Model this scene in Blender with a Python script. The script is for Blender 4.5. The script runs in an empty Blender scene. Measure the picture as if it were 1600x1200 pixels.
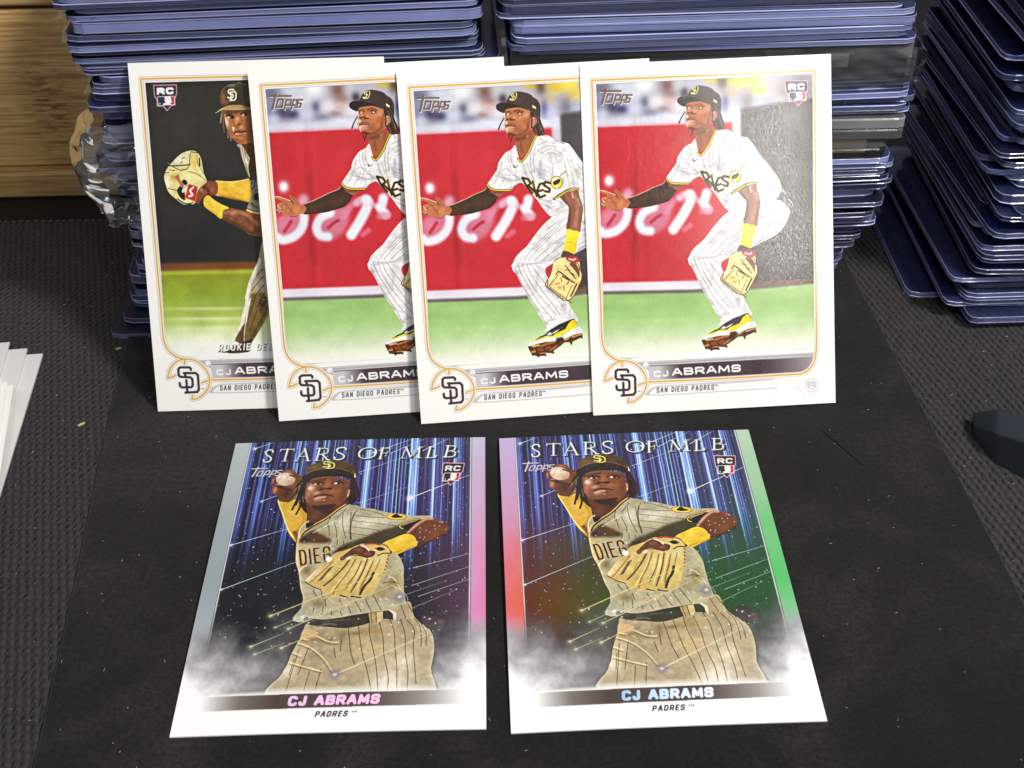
import bpy, bmesh, math, random
import numpy as np
from mathutils import Vector, Matrix
random.seed(7)
sc = bpy.context.scene
# ------------------------------------------------------------------ camera, world, lamps, exposure
MM = .001
cam_d = bpy.data.cameras.new('camera'); cam = bpy.data.objects.new('camera', cam_d); sc.collection.objects.link(cam); sc.camera = cam
cam_d.sensor_width = 36; cam_d.lens = 1998.17/1600*36; cam_d.clip_start = .01; cam_d.clip_end = 20
r_, u_, f_ = Vector((.99976066, -.0136853, -.01706846)), Vector((.02187738, .62539603, .78000076)), Vector((0, .78018749, -.62554574))
M = Matrix.Identity(4)
for i in range(3): M[i][0], M[i][1], M[i][2] = r_[i], u_[i], -f_[i]
M.translation = Vector((0, 0, .2146443)); cam.matrix_world = M
cam_d.dof.use_dof = True; cam_d.dof.focus_distance = .30; cam_d.dof.aperture_fstop = 48
w = bpy.data.worlds.new('World'); sc.world = w; w.use_nodes = True
bg = w.node_tree.nodes['Background']; bg.inputs[0].default_value = (.86, .93, 1, 1); bg.inputs[1].default_value = .20
def lamp(name, loc, aim, power, sx, sy, col):
    d = bpy.data.lights.new(name, 'AREA'); d.shape = 'RECTANGLE'; d.size = sx; d.size_y = sy; d.energy = power; d.color = col
    o = bpy.data.objects.new(name, d); sc.collection.objects.link(o); o.location = loc
    o.rotation_euler = (Vector(aim)-Vector(loc)).to_track_quat('-Z', 'Y').to_euler(); return o
lamp('ceiling_lamp', (.40, -.05, .66), (.02, .24, .02), 6.2, .11, .11, (1, .97, .92))
lamp('fill_lamp', (-.12, -.34, .95), (-.05, .30, .02), 2.1, .25, .25, (1, .97, .93))  # unseen fill, added to brighten the bamboo box and soften shadows
lamp('desk_lamp', (.310, -.395, .52), (.074, .29, .057), 1.1, .045, .26, (1, .96, .90))
sc.view_settings.view_transform = 'Standard'; sc.view_settings.look = 'None'; sc.view_settings.exposure = .22; sc.view_settings.gamma = 1
sc.cycles.transparent_max_bounces = 40; sc.cycles.max_bounces = 10; sc.cycles.glossy_bounces = 5; sc.cycles.transmission_bounces = 6
sc.cycles.caustics_reflective = False; sc.cycles.caustics_refractive = False; sc.cycles.sample_clamp_indirect = 6
# ------------------------------------------------------------------ printed artwork, drawn as plain numpy rasters
CW, CH = 63.5, 88.9
AW, AH = 860, 1204                       # print raster
def homog(src, dst):
    A = []
    for (x, y), (u, v) in zip(src, dst):
        A.append([x, y, 1, 0, 0, 0, -u*x, -u*y, -u]); A.append([0, 0, 0, x, y, 1, -v*x, -v*y, -v])
    h = np.linalg.svd(np.array(A, float))[2][-1]
    return (h / h[8]).reshape(3, 3)
def pts(s):
    if isinstance(s, str):
        v = [float(q) for q in s.replace(',', ' ').split()]
        return np.array(v).reshape(-1, 2)
    return np.array(s, float)
def smooth(p, closed=True, n=5):
    p = np.asarray(p, float); k = len(p)
    if k < 3: return p
    out = []
    for i in range(k if closed else k-1):
        if closed: a, b, c, d = p[i-1], p[i], p[(i+1) % k], p[(i+2) % k]
        else: a, b, c, d = p[max(i-1, 0)], p[i], p[i+1], p[min(i+2, k-1)]
        for t in np.arange(n)/n:
            out.append(.5*((2*b)+(-a+c)*t+(2*a-5*b+4*c-d)*t*t+(-a+3*b-3*c+d)*t**3))
    if not closed: out.append(p[-1])
    return np.array(out)
def blur1(a, r, ax):
    r = int(r)
    if r < 1: return a
    pad = [(0, 0)]*a.ndim; pad[ax] = (r+1, r)
    c = np.cumsum(np.pad(a, pad, mode='edge'), axis=ax)
    n = a.shape[ax]
    hi = np.take(c, np.arange(2*r+1, 2*r+1+n), axis=ax); lo = np.take(c, np.arange(0, n), axis=ax)
    return (hi-lo)/(2*r+1)
def blur(a, r):
    for _ in range(3): a = blur1(blur1(a, max(1, round(r*.6)), 0), max(1, round(r*.6)), 1)
    return a
def vnoise(rng, h, w, cy, cx, octv=4, gain=.55):
    out = np.zeros((h, w)); amp = 1.; tot = 0
    for o in range(octv):
        ny, nx = int(cy*2**o)+2, int(cx*2**o)+2
        g = rng.random((ny, nx))
        y = np.linspace(0, ny-1.001, h); x = np.linspace(0, nx-1.001, w)
        yi, xi = y.astype(int), x.astype(int); fy, fx = y-yi, x-xi
        fy = (fy*fy*(3-2*fy))[:, None]; fx = (fx*fx*(3-2*fx))[None]
        a = g[yi][:, xi]; b = g[yi][:, xi+1]; c = g[yi+1][:, xi]; d = g[yi+1][:, xi+1]
        out += amp*((a*(1-fx)+b*fx)*(1-fy)+(c*(1-fx)+d*fx)*fy); tot += amp; amp *= gain
    return out/tot
class Art:
    def __init__(s, corners, seed=1):
        s.im = np.ones((AH, AW, 3))*np.array([252, 251, 247])/255
        s.foil = np.zeros((AH, AW))
        s.H = homog(corners, [(0, 0), (AW, 0), (0, AH), (AW, AH)])
        s.rng = np.random.default_rng(seed); s.o = (0, 0); s.k = 1.
        s.px = AW/np.hypot(*(np.array(corners[1])-corners[0]))
        s.clip = None
    def crop(s, x, y, k): s.o = (x, y); s.k = k
    def tx(s, p):
        p = pts(p)/s.k+np.array(s.o)
        q = np.c_[p, np.ones(len(p))]@s.H.T
        return q[:, :2]/q[:, 2:]
    def box(s, p, m):
        x0, y0 = np.floor(p.min(0)-m).astype(int); x1, y1 = np.ceil(p.max(0)+m).astype(int)+1
        return max(x0, 0), max(y0, 0), min(x1, AW), min(y1, AH)
    def cover(s, q, feather=0):
        x0, y0, x1, y1 = s.box(q, 2+feather*3)
        if x1 <= x0 or y1 <= y0: return None
        S = 3
        ys = y0+(np.arange((y1-y0)*S)+.5)/S; xs = x0+(np.arange((x1-x0)*S)+.5)/S
        ins = np.zeros((len(ys), len(xs)), bool)
        a = q; b = np.roll(q, -1, 0)
        for (ax, ay), (bx, by) in zip(a, b):
            if ay == by: continue
            lo, hi = (ay, by) if ay < by else (by, ay)
            i0 = np.searchsorted(ys, lo, 'left'); i1 = np.searchsorted(ys, hi, 'left')
            if i1 <= i0: continue
            xc = ax+(ys[i0:i1]-ay)*(bx-ax)/(by-ay)
            ins[i0:i1] ^= xs[None] > xc[:, None]
        c = ins.reshape(y1-y0, S, x1-x0, S).mean((1, 3))
        if feather: c = blur(c, feather)
        return (slice(y0, y1), slice(x0, x1)), c
    def put(s, sl, c, col, a=1., foil=None):
        c = c*a
        if s.clip is not None: c = c*s.clip[sl]
        if callable(col): colr = col(sl)
        else: colr = np.array(col)/255.
        s.im[sl] = s.im[sl]*(1-c[..., None])+colr*c[..., None]
        if foil is not None: s.foil[sl] = s.foil[sl]*(1-c)+foil*c
    def fill(s, p, col, a=1., f=0, sm=True, foil=None):
        p = pts(p)
        if sm: p = smooth(p)
        r = s.cover(s.tx(p), f*s.px)
        if r: s.put(r[0], r[1], col, a, foil)
        return r
    def mask(s, p, sm=True, f=0):
        m = np.zeros((AH, AW)); p = pts(p)
        if sm: p = smooth(p)
        r = s.cover(s.tx(p), f*s.px)
        if r: m[r[0]] = r[1]
        return m
    def stroke(s, p, w, col, a=1., soft=.6, sm=True, taper=None, foil=None):
        """w in crop px"""
        p = pts(p)
        if sm and len(p) > 2: p = smooth(p, False)
        q = s.tx(p); w = w/s.k*s.px; soft = soft*s.px*.5+.3
        x0, y0, x1, y1 = s.box(q, w+soft*2+2)
        if x1 <= x0 or y1 <= y0: return
        Y, X = np.mgrid[y0:y1, x0:x1]+.5
        best = np.full(X.shape, -1e9)
        n = len(q)-1
        for i in range(n):
            ax, ay = q[i]; bx, by = q[i+1]
            dx, dy = bx-ax, by-ay; L = dx*dx+dy*dy+1e-9
            t = np.clip(((X-ax)*dx+(Y-ay)*dy)/L, 0, 1)
            d = np.hypot(X-ax-t*dx, Y-ay-t*dy)
            if taper: ww = w/2*(taper[0]+(taper[1]-taper[0])*(i+t)/n)
            else: ww = w/2
            best = np.maximum(best, ww-d)
        c = np.clip(best/soft+.5, 0, 1)
        s.put((slice(y0, y1), slice(x0, x1)), c, col, a, foil)
    def blob(s, x, y, rx, ry, col, a=1., ang=0, foil=None, hard=0):
        n = np.linspace(0, 2*np.pi, 17)[:-1]
        ca, sa = np.cos(np.radians(ang)), np.sin(np.radians(ang))
        ex, ey = np.cos(n)*rx, np.sin(n)*ry
        q = s.tx(np.c_[x+ex*ca-ey*sa, y+ex*sa+ey*ca]); c0 = s.tx([(x, y)])[0]
        M = np.linalg.lstsq(np.c_[np.cos(n), np.sin(n)], q-c0, rcond=None)[0].T
        e = c0+(q-c0)*(1.05 if hard else 2.4)
        x0, y0, x1, y1 = s.box(e, 2)
        if x1 <= x0 or y1 <= y0: return
        Y, X = np.mgrid[y0:y1, x0:x1]+.5
        uv = np.linalg.inv(M)@np.stack([(X-c0[0]).ravel(), (Y-c0[1]).ravel()])
        d2 = (uv**2).sum(0).reshape(X.shape)
        c = np.exp(-d2*1.4) if not hard else np.clip((1-np.sqrt(d2))*hard, 0, 1)
        s.put((slice(y0, y1), slice(x0, x1)), c, col, a, foil)
# ---- stroke lettering: polylines in a 1x1 box, y down
def arc(cx, cy, rx, ry, a0, a1, n=7):
    t = np.radians(np.linspace(a0, a1, n)); return [(cx+rx*np.cos(q), cy+ry*np.sin(q)) for q in t]
GL = {
 'A': [[(0, 1), (.42, 0), (.58, 0), (1, 1)], [(.2, .68), (.8, .68)]],
 'B': [[(0, 1), (0, 0), (.75, 0)]+arc(.75, .24, .2, .24, -90, 90)+[(0, .48)], [(.75, .48)]+arc(.75, .74, .25, .26, -90, 90)+[(0, 1)]],
 'C': [arc(.7, .25, .3, .25, -25, -90, 4)+arc(.3, .25, .3, .25, -90, -180, 4)+arc(.3, .75, .3, .25, 180, 90, 4)+arc(.7, .75, .3, .25, 90, 25, 4)],
 'D': [[(0, 0), (.6, 0)]+arc(.6, .35, .4, .35, -90, 0, 4)+arc(.6, .65, .4, .35, 0, 90, 4)+[(0, 1), (0, 0)]],
 'E': [[(1, 0), (0, 0), (0, 1), (1, 1)], [(0, .48), (.85, .48)]],
 'F': [[(1, 0), (0, 0), (0, 1)], [(0, .48), (.85, .48)]],
 'G': [[(1, .22)]+arc(.7, .25, .3, .25, 0, -90, 4)+arc(.3, .25, .3, .25, -90, -180, 4)+arc(.3, .75, .3, .25, 180, 90, 4)+arc(.7, .75, .3, .25, 90, 0, 4)+[(1, .52), (.55, .52)]],
 'I': [[(.5, 0), (.5, 1)]],
 'J': [[(1, 0), (1, .75)]+arc(.75, .75, .25, .25, 0, 90, 4)+[(.25, 1)]+arc(.25, .75, .25, .25, 90, 180, 4)],
 'K': [[(0, 0), (0, 1)], [(1, 0), (.05, .58)], [(.3, .42), (1, 1)]],
 'L': [[(0, 0), (0, 1), (1, 1)]],
 'M': [[(0, 1), (.06, 0), (.5, .8), (.94, 0), (1, 1)]],
 'N': [[(0, 1), (0, 0), (1, 1), (1, 0)]],
 'O': [arc(.7, .28, .3, .28, 0, -90, 4)+arc(.3, .28, .3, .28, -90, -180, 4)+arc(.3, .72, .3, .28, 180, 90, 4)+arc(.7, .72, .3, .28, 90, 0, 4)+[(1, .28)]],
 'P': [[(0, 1), (0, 0), (.7, 0)]+arc(.7, .28, .3, .28, -90, 90)+[(0, .56)]],
 'R': [[(0, 1), (0, 0), (.72, 0)]+arc(.72, .27, .28, .27, -90, 90)+[(0, .54)], [(.5, .54), (1, 1)]],
 'S': [[(1, .2)]+arc(.75, .2, .25, .2, 0, -90, 4)+arc(.25, .24, .25, .24, -90, -270, 7)+[(.5, .48)]+arc(.75, .74, .25, .26, -90, 90, 7)+arc(.25, .8, .25, .2, 90, 180, 4)],
 'T': [[(0, 0), (1, 0)], [(.5, 0), (.5, 1)]],
 'U': [[(0, 0), (0, .7)]+arc(.3, .7, .3, .3, 180, 90, 4)+arc(.7, .7, .3, .3, 90, 0, 4)+[(1, 0)]],
}
GWID = {'I': .25, 'J': .8, 'M': 1.2, 'A': 1.08, 'E': .85, 'F': .8, 'L': .8}
def letters(a, text, p0, p1, h, w, col, gap=.3, slant=0., alpha=1., soft=.5, wd=None, foil=None, colf=None):
    """text from p0 to p1 (baseline, crop px), cap height h, stroke w (crop px)"""
    p0, p1 = np.array(p0, float), np.array(p1, float); d = p1-p0; L = np.hypot(*d); d /= L
    n = np.array([d[1], -d[0]])                      # up
    ws = [(.6 if c == ' ' else (wd or GWID).get(c, 1.)) for c in text]
    u = (L)/(sum(ws)+gap*(len(text)-1)); x = 0.
    for c, q in zip(text, ws):
        if c != ' ':
            for pl in GL[c]:
                pl = np.array(pl)
                gx = w/2+pl[:, 0]*(q*u-w)+x if c != 'I' else x+pl[:, 0]*q*u
                gy = w/2+(1-pl[:, 1])*(h-w)
                P = p0+(gx+slant*gy)[:, None]*d+gy[:, None]*n
                cc = colf(x/L) if colf else col
                a.stroke(P, w, cc, alpha, soft, sm=False, foil=foil)
        x += (q+gap)*u
CD = [(904.6,103.1),(1298,84.4),(925.6,647.5),(1307,628.6)]
CA = [(198.3,98.8),(600.8,90),(248,641.3),(636.5,632.0)]
SDP = [[(482,318),(482,302),(465,287),(350,290),(325,310),(325,390),(345,410),(470,415),(495,435),(497,520),(480,540),(360,545),(338,530),(335,490)],
       [(392,362),(540,358),(568,385),(572,570),(550,600),(402,612)],[(404,364),(414,412)],[(420,452),(426,610)]]
def rc_badge(a):
    """rookie badge in its own crop: box 0..150 x 0..165"""
    a.fill('0,2 150,0 153,52 146,78 140,84 142,128 118,132 90,165 62,134 26,136 22,92 8,76', (235,225,228), sm=False)
    a.fill('3,5 147,3 150,52 143,76 136,82 139,125 116,129 90,160 64,131 29,133 25,90 11,74', (190,70,80), sm=False)
    a.fill('7,9 144,7 146,52 139,74 132,79 135,121 114,125 90,154 66,127 32,129 28,88 15,72', (38,32,62), sm=False)
    letters(a, 'RC', (24,64), (133,60), 44, 15, (250,248,248), gap=.12)
    a.fill('26,74 138,70 140,126 30,132', (246,244,246), sm=False)
    a.fill('30,78 70,76 96,128 34,128', (34,34,66), sm=False)
    a.fill('112,74 134,74 136,122 100,126 120,108', (205,48,58), sm=False)
    a.fill('78,80 92,82 92,94 108,98 118,112 108,118 118,126 62,128 66,116 80,112 72,96', (250,248,248), sm=False)
    a.blob(44,118,5,5,(240,240,240),1,hard=4)
def frame(a):
    keep = a.H; a.H = homog(CD, [(0,0),(AW,0),(0,AH),(AW,AH)]); k0=a.px; a.px=AW/393.
    a.clip=None; a.crop(0,0,1)
    # bands under the picture
    a.fill('986,559.5 1274,544 1277,566 1016,580', (176,172,174), sm=False)
    a.fill('986,558 1274,543 1275,549.5 990,564.5', (250,249,248), sm=False)
    a.stroke('994,566 1274,550.5',1.2,(214,212,214)); a.stroke('1000,569.6 1274,554.6',.9,(232,230,230))
    # name plate, printed as a fade from grey to near-black and back
    r=a.mask('1011,571 1272,556.5 1273,566 1266,577 1252,583 1014,594', sm=False)
    xs=np.linspace(0,1,AW)[None,:]
    g=np.clip((xs-.275)/.09,0,1)*np.clip((.965-xs)/.27,0,1)**.8
    g=np.broadcast_to(g,(AH,AW))[...,None]
    nz=vnoise(a.rng,AH,AW,20,30,3)[...,None]*.06
    col=(1-g)*np.array([205,201,204])/255+g*(np.array([60,42,47])/255+nz)
    m=r[...,None]; a.im[:]=a.im*(1-m)+col*m
    a.stroke('1014,570.6 1200,560.3',1.,(60,45,55),.9)
    # strip of the team name
    a.crop(920,540,8)
    a.fill('700,590 745,540 800,505 880,488 1600,445 2300,404 2330,420 1700,470 900,500 820,520 760,570 735,612', (196,193,197), f=1, sm=False)
    a.stroke('700,604 1000,600 1700,560 2350,522',12,(188,184,190),.9,soft=1.4)
    a.fill('760,585 800,535 850,512 1600,470 2300,430 2300,500 1600,545 740,592', (248,247,246), f=.6, sm=False)
    # bottom-right ring
    for w,c in ((150,(214,211,216)),(128,(247,246,246)),(96,(222,219,224)),(70,(240,239,241))):
        a.blob(2790,488,w*.62,w*.66,c,.95,hard=9)
    a.stroke('2570,500 2620,520 2660,560 2700,610',14,(214,211,216),.8,soft=1.5)
    letters(a,'SS',(2735,512),(2850,505),62,14,(196,192,198),gap=.25,alpha=.9)
    # gold lines
    main=pts('30,-3305 60,-2500 100,-1500 140,-500 150,-150 158,-60 175,0 200,60 245,110 310,155 390,180 470,182 550,205 620,255 675,320 705,390 712,450 700,520 665,590 610,645 550,685 480,698 484,670 490,640')
    main=np.r_[main[:5],smooth(main[4:-3],False)[1:],main[-3:]]
    top=pts('30,-3305 2822,-3434'); right=pts('2822,-3434 2838,-1500 2852,-150 2850,20 2840,120 2815,215 2760,290 2700,330 2640,347 2560,352 1600,405 740,443')
    right=np.r_[right[:2],smooth(right[2:],False)]
    sw=smooth(pts('400,186 330,205 260,258 215,330 192,405 185,432'),False); sw=np.r_[sw,pts('185,432 240,415 300,388')]
    tick=pts('412,200 405,240 400,268'); tick2=pts('590,492 640,470 690,452')
    L=[main,top,right,sw,tick,tick2]
    for p in L: a.stroke(p,62,(196,190,198),.9,soft=1.1,sm=False)
    for p in L: a.stroke(p,44,(252,251,246),1,soft=.8,sm=False)
    for p in L: a.stroke(p,22,(226,172,66),1,soft=.9,sm=False)
    # white pearl
    a.blob(705,235,44,46,(196,193,198),.9,hard=7); a.blob(703,228,36,36,(250,249,249),1,hard=5); a.blob(712,240,16,16,(214,212,216),.8)
    for p in SDP: a.stroke(p,64,(252,251,248),.9,soft=.6,sm=False)
    for p in SDP: a.stroke(p,31,(58,38,44),1,soft=.5,sm=False)
    a.stroke('345,330 348,380',12,(240,205,150),.7); a.stroke('540,500 520,580',12,(240,215,160),.7)
    a.stroke('605,556 634,560',9,(90,70,90),.8)
    a.crop(0,0,1)
    letters(a,'CJ',(1020.6,588),(1043.4,586.6),9.8,2.5,(250,249,248),gap=.25)
    letters(a,'ABRAMS',(1049,585.9),(1157.5,579.6),11.8,2.9,(252,251,250),gap=.16)
    letters(a,'SAN DIEGO PADRES',(1024.4,612.4),(1114.5,607.8),8.4,1.35,(66,60,62),gap=.42,slant=.12)
    letters(a,'TM',(1115.5,602.4),(1121,602.1),2.6,.6,(66,60,62),gap=.2)
    a.H=keep; a.px=k0
PHOTO='930.2,132.5 1269,115.9 1271.5,330 1273.5,543 1130,551 1002,557.8 980,558.5 968,558 957,553.8 949,545 944,532 942.5,520 941,442 935.9,300'
def logo_script(a, m, x=.0):
    """maker's logo, embossed foil: crop 1 = (930,110)/8"""
    a.crop(930,110,8)
    def L(dx,dy,c,al,ex=0):
        S=lambda p,w: a.stroke(pts(p)+np.array([dx,dy]),w+ex,c,al,soft=.5,sm=False,foil=None)
        S('50,265 310,265',24); S('125,240 75,425',30)                      # T
        for x0 in (130,):
            S('150,310 215,310 195,400 122,400 150,310',22)                # O
        for x0 in (235,320):
            S([(x0+20,310),(x0-15,425)],22); S([(x0+20,312),(x0+75,312),(x0+60,375),(x0+8,375)],22)
        S('450,312 385,312 375,350 430,356 415,400 350,402',22)
    L(6,7,(245,243,238),.9,4); L(0,0,m,1,0)

def punch(a, k=.22, r=16):
    """crisp, contrasty print"""
    lo=np.stack([blur(a.im[...,i],r) for i in range(3)],-1); fi=np.stack([blur(a.im[...,i],2) for i in range(3)],-1)
    im=a.im+k*(a.im-lo)+.12*(a.im-fi)
    im=np.clip(im,0,1); s=im*im*(3-2*im); w=np.asarray(a.win)
    w=w[...,None] if w.ndim==2 else w
    a.im=a.im*(1-w)+(im*.55+s*.45)*w
def photo_texture(a, fig, k1=.16, k2=.10, k3=.16):
    """uneven cloth and skin: soft light-dark mottling inside the figure, fainter outside"""
    n=vnoise(a.rng,AH,AW,46,34,4,.6)-.5; m=vnoise(a.rng,AH,AW,120,60,2,.6)-.5
    f=1+(n*2*k1+m*k1)*fig+(vnoise(a.rng,AH,AW,18,14,4,.55)-.5)*2*k2*(1-fig)
    rd=lambda cy,cx: (1-np.abs(2*vnoise(a.rng,AH,AW,cy,cx,3,.5)-1))
    c1=np.clip(rd(26,20)-.80,0,.2)/.2; c2=np.clip(rd(34,20)-.82,0,.18)/.18; big=vnoise(a.rng,AH,AW,12,9,3,.5)-.5
    sat=blur(a.im.max(-1)-a.im.min(-1),3); cl_=np.clip(1-2.4*sat,0,1)*fig
    f=f*(1-.13*blur(c1**2,2)*cl_+.06*blur(c2**2,2)*cl_+k3*big*fig)
    f=1+(f-1)*a.win
    a.im=np.clip(a.im*f[...,None],0,1)
def base_card():
    a=Art(CD,3)
    R=a.rng
    a.crop(0,0,1)
    win=a.mask(PHOTO,sm=False); a.clip=win; a.win=win
    B=lambda x,y,rx,ry,c,al=1,an=0: a.blob(x,y,rx,ry,c,al,an)
    a.fill('900,90 1300,90 1300,660 900,660',(170,172,186),sm=False)
    # crowd, far out of focus
    for x,y,rx,ry,c,al in [(945,140,26,16,(92,92,112),.8),(970,135,24,14,(205,212,226),.9),(1003,132,20,16,(240,242,248),1),(985,148,20,14,(214,218,232),.9),
        (1041,135,14,14,(128,92,80),.9),(1045,150,14,10,(120,84,78),.7),(1062,130,14,14,(198,196,194),.8),(1068,146,8,10,(60,52,62),.9),(1085,122,20,8,(178,170,178),.8),
        (955,168,14,12,(80,78,112),.95),(972,171,15,8,(66,62,98),.95),(935,165,8,16,(120,122,150),.7),(1007,160,9,10,(72,68,98),.9),(1015,175,16,8,(110,110,138),.7),(990,172,14,14,(206,218,240),.85),(940,180,12,10,(196,208,228),.9),
        (1025,160,18,14,(226,220,226),.9),(1046,158,14,10,(206,170,164),.8),(1036,170,12,6,(150,116,112),.7),(1060,168,16,12,(226,214,226),.8),(1050,182,30,6,(216,220,236),.9),
        (1112,122,14,10,(222,186,40),.95),(1128,128,10,14,(88,66,44),.85),(1150,128,16,12,(208,168,44),.9),(1172,124,20,13,(240,210,52),1),(1185,140,18,10,(232,196,60),.9),(1140,146,14,8,(190,160,110),.7),
        (1205,130,16,20,(176,170,180),.8),(1225,140,20,20,(148,136,132),.8),(1252,140,22,30,(92,82,80),.8),(1132,160,7,16,(98,92,150),.8),(1146,172,12,12,(190,196,222),.9),(1180,165,14,12,(186,196,226),.8),(1166,160,12,20,(120,110,120),.8),(1205,165,18,14,(160,164,190),.7)]:
        B(x,y,rx,ry,c,al)
    # pale rail on top of the wall
    a.fill('920,186 1000,183 1110,180 1150,176 1152,192 1070,193 932,200',(214,220,236),.85,f=4,sm=False)
    # padded red wall
    a.fill('926,199 1000,196.5 1070,193.5 1146,190 1150,445 926,449',(192,50,60),f=1.6,sm=False)
    a.stroke('928,197.5 1140,190',5,(226,170,182),.5,soft=5,sm=False)
    B(990,330,7,130,(150,34,44),.55); B(1000,330,3,130,(206,70,76),.35); a.stroke('984,200 990,445',1.2,(150,36,44),.4,soft=2)
    B(950,260,16,60,(176,40,50),.4); B(1045,240,35,40,(204,62,70),.4); B(1060,410,40,30,(182,42,52),.4)
    # gap in the wall, then the dark backstop
    a.fill('1142,176 1155,174 1162,445 1146,446',(204,206,222),.85,f=2.2,sm=False)
    a.fill('1157,170 1290,150 1290,442 1162,446',(66,58,60),f=3,sm=False)
    B(1215,250,50,90,(92,86,88),.7); B(1240,180,26,30,(120,114,118),.6); B(1190,400,40,40,(80,68,72),.6)
    # blurred wall lettering
    a.crop(930,260,8)
    wh=(232,236,248)
    a.blob(165,175,70,80,wh,1); a.blob(165,180,45,55,(238,240,250),1)
    pk=(208,134,156)
    a.fill('440,280 470,330 420,420 330,420 330,340 380,270',(226,186,204),.85,f=5)
    a.fill('60,560 200,500 330,480 430,520 430,640 380,760 270,850 140,880 40,860 20,700',pk,.85,f=5)
    a.stroke('395,500 395,600 350,710 250,800 120,835 60,800',105,wh,.95,soft=11); a.stroke('150,725 195,665 235,605',38,(176,44,58),.85,soft=6)
    a.fill('700,470 860,430 960,470 940,620 860,760 720,850 580,850 490,760 500,640 580,530',pk,.85,f=5)
    a.stroke('720,505 600,570 545,680 585,780 680,800',105,wh,.97,soft=11); a.stroke('880,560 930,480 1010,400 1080,350',80,pk,.8,soft=10); a.stroke('690,690 760,632 815,600',34,(172,40,52),.9,soft=6)
    a.stroke('1060,390 1150,330 1210,370',90,(222,184,200),.8,soft=10); a.stroke('1175,350 1180,430 1090,600 970,780',128,wh,.95,soft=11); a.stroke('1110,780 1180,730',70,pk,.6,soft=9)
    a.stroke('1240,400 1320,440',70,(222,176,192),.7,soft=9); a.stroke('1385,330 1360,420 1345,450 1400,530',118,wh,.93,soft=11); a.stroke('1330,550 1430,545',90,pk,.7,soft=9)
    # skirting and field
    a.crop(0,0,1)
    a.fill('930,441 1080,437.5 1156,434 1158,450 1080,452.5 930,456',(226,220,232),.95,f=1.6,sm=False)
    a.fill('930,454 1080,451 1160,447 1300,430 1300,440 1160,455 1080,458 930,461',(96,86,84),.8,f=1.8,sm=False)
    a.fill('1160,440 1300,432 1300,441 1160,449',(120,86,64),.75,f=2.5,sm=False)
    yy=np.linspace(0,1,AH)[:,None]
    def fld(sl):
        y=np.broadcast_to(yy,(AH,AW))[sl]
        st=[(.655,(150,184,116)),(.72,(160,196,126)),(.755,(180,208,152)),(.785,(206,221,182)),(.815,(234,238,214)),(.845,(250,250,242))]
        xs=[q[0] for q in st]; c=np.stack([np.interp(y,xs,[q[1][i] for q in st]) for i in range(3)],-1)/255
        return c
    a.fill('930,459 1080,456.5 1160,453 1300,440 1300,566 930,566',fld,f=1.4,sm=False)
    for x,y,rx,ry,c,al in [(960,480,40,8,(140,176,104),.5),(1220,470,50,10,(140,182,104),.55),(1010,500,60,5,(176,206,146),.5),(1230,500,50,6,(190,216,160),.4),(1180,458,40,4,(150,160,110),.4),(1010,470,50,6,(166,200,132),.5)]:
        B(x,y,rx,ry,c,al)
    bg0=a.im.copy()
    # ---------------- figure ----------------
    W=(232,228,227); SH=(178,171,180); LN=(96,84,92)
    # reaching arm
    a.crop(930,260,8)
    sk=(186,118,84)
    a.fill('410,395 370,405 350,380 310,330 260,285 235,268 222,290 250,345 170,320 100,292 40,292 40,318 110,340 150,372 115,374 78,392 72,430 55,480 52,500 120,512 200,542 290,542 340,512 400,518 432,450',sk)
    a.stroke('45,300 110,305 240,350',10,(236,205,186),.8); a.stroke('250,345 270,380',12,(90,48,34),.9); a.stroke('235,280 300,350',12,(126,72,50),.7)
    a.stroke('160,380 220,440 260,500',16,(140,80,54),.6,soft=2); a.stroke('80,400 100,440 120,440',10,(235,215,205),.8); a.stroke('60,490 95,480 120,505',12,(50,34,30),.9); a.stroke('75,470 110,485',10,(230,214,206),.8)
    a.blob(310,450,50,50,(212,142,104),.6); a.stroke('230,545 300,545 345,515',8,(90,54,40),.7); a.stroke('120,450 140,400 200,390',8,(120,68,48),.7)
    a.fill('872,180 830,222 720,262 620,312 500,362 408,396 432,450 400,518 520,512 640,496 780,462 900,422 970,352 1020,290 1050,250 940,235',(80,56,38))
    a.stroke('865,185 830,215 720,258 620,308 500,360 420,390',9,(222,200,170),.8,soft=.8); a.stroke('410,515 640,495 790,458 900,420 970,350',14,(46,30,20),.8,soft=1.5)
    a.stroke('870,190 890,260 1000,300',8,(44,30,22),.6,soft=1.5); a.blob(700,380,180,34,(98,72,50),.5,-18)
    a.fill('920,225 1080,235 1020,290 960,262',(150,98,72)); a.stroke('950,240 1060,238',12,(90,56,40),.7,soft=1.5)
    # far leg and trousers
    a.crop(1080,260,8)
    PANTS='470,548 400,610 330,682 240,790 150,908 60,985 0,1050 -38,1140 -40,1200 20,1250 200,1240 330,1200 480,1120 560,1060 700,1020 745,1012 900,932 1050,852 1160,742 1212,640 1232,540 1172,470 1130,425 1040,400 900,330 700,350 560,420'
    a.fill(PANTS,W)
    pm=a.mask(PANTS)
    a.crop(1060,360,8)
    LEG='120,330 118,370 135,410 180,490 240,620 310,762 380,872 440,985 505,1090 525,1120 500,1180 640,1120 760,1070 920,1045 862,930 810,830 780,770 640,640 545,480 530,405 560,330 400,230 260,190'
    a.fill(LEG,W); lm=a.mask(LEG)
    a.clip=win*lm
    for p in ['185,330 230,460 330,640 450,840 590,1010','245,320 290,470 390,650 520,820 640,960','300,325 340,450 470,650 600,830 700,975','355,335 420,440 540,600 650,760 730,860','420,900 460,960 510,1080','150,400 220,560 320,740 430,900']:
        a.stroke(p,7,LN,.6,soft=1.)
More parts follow.
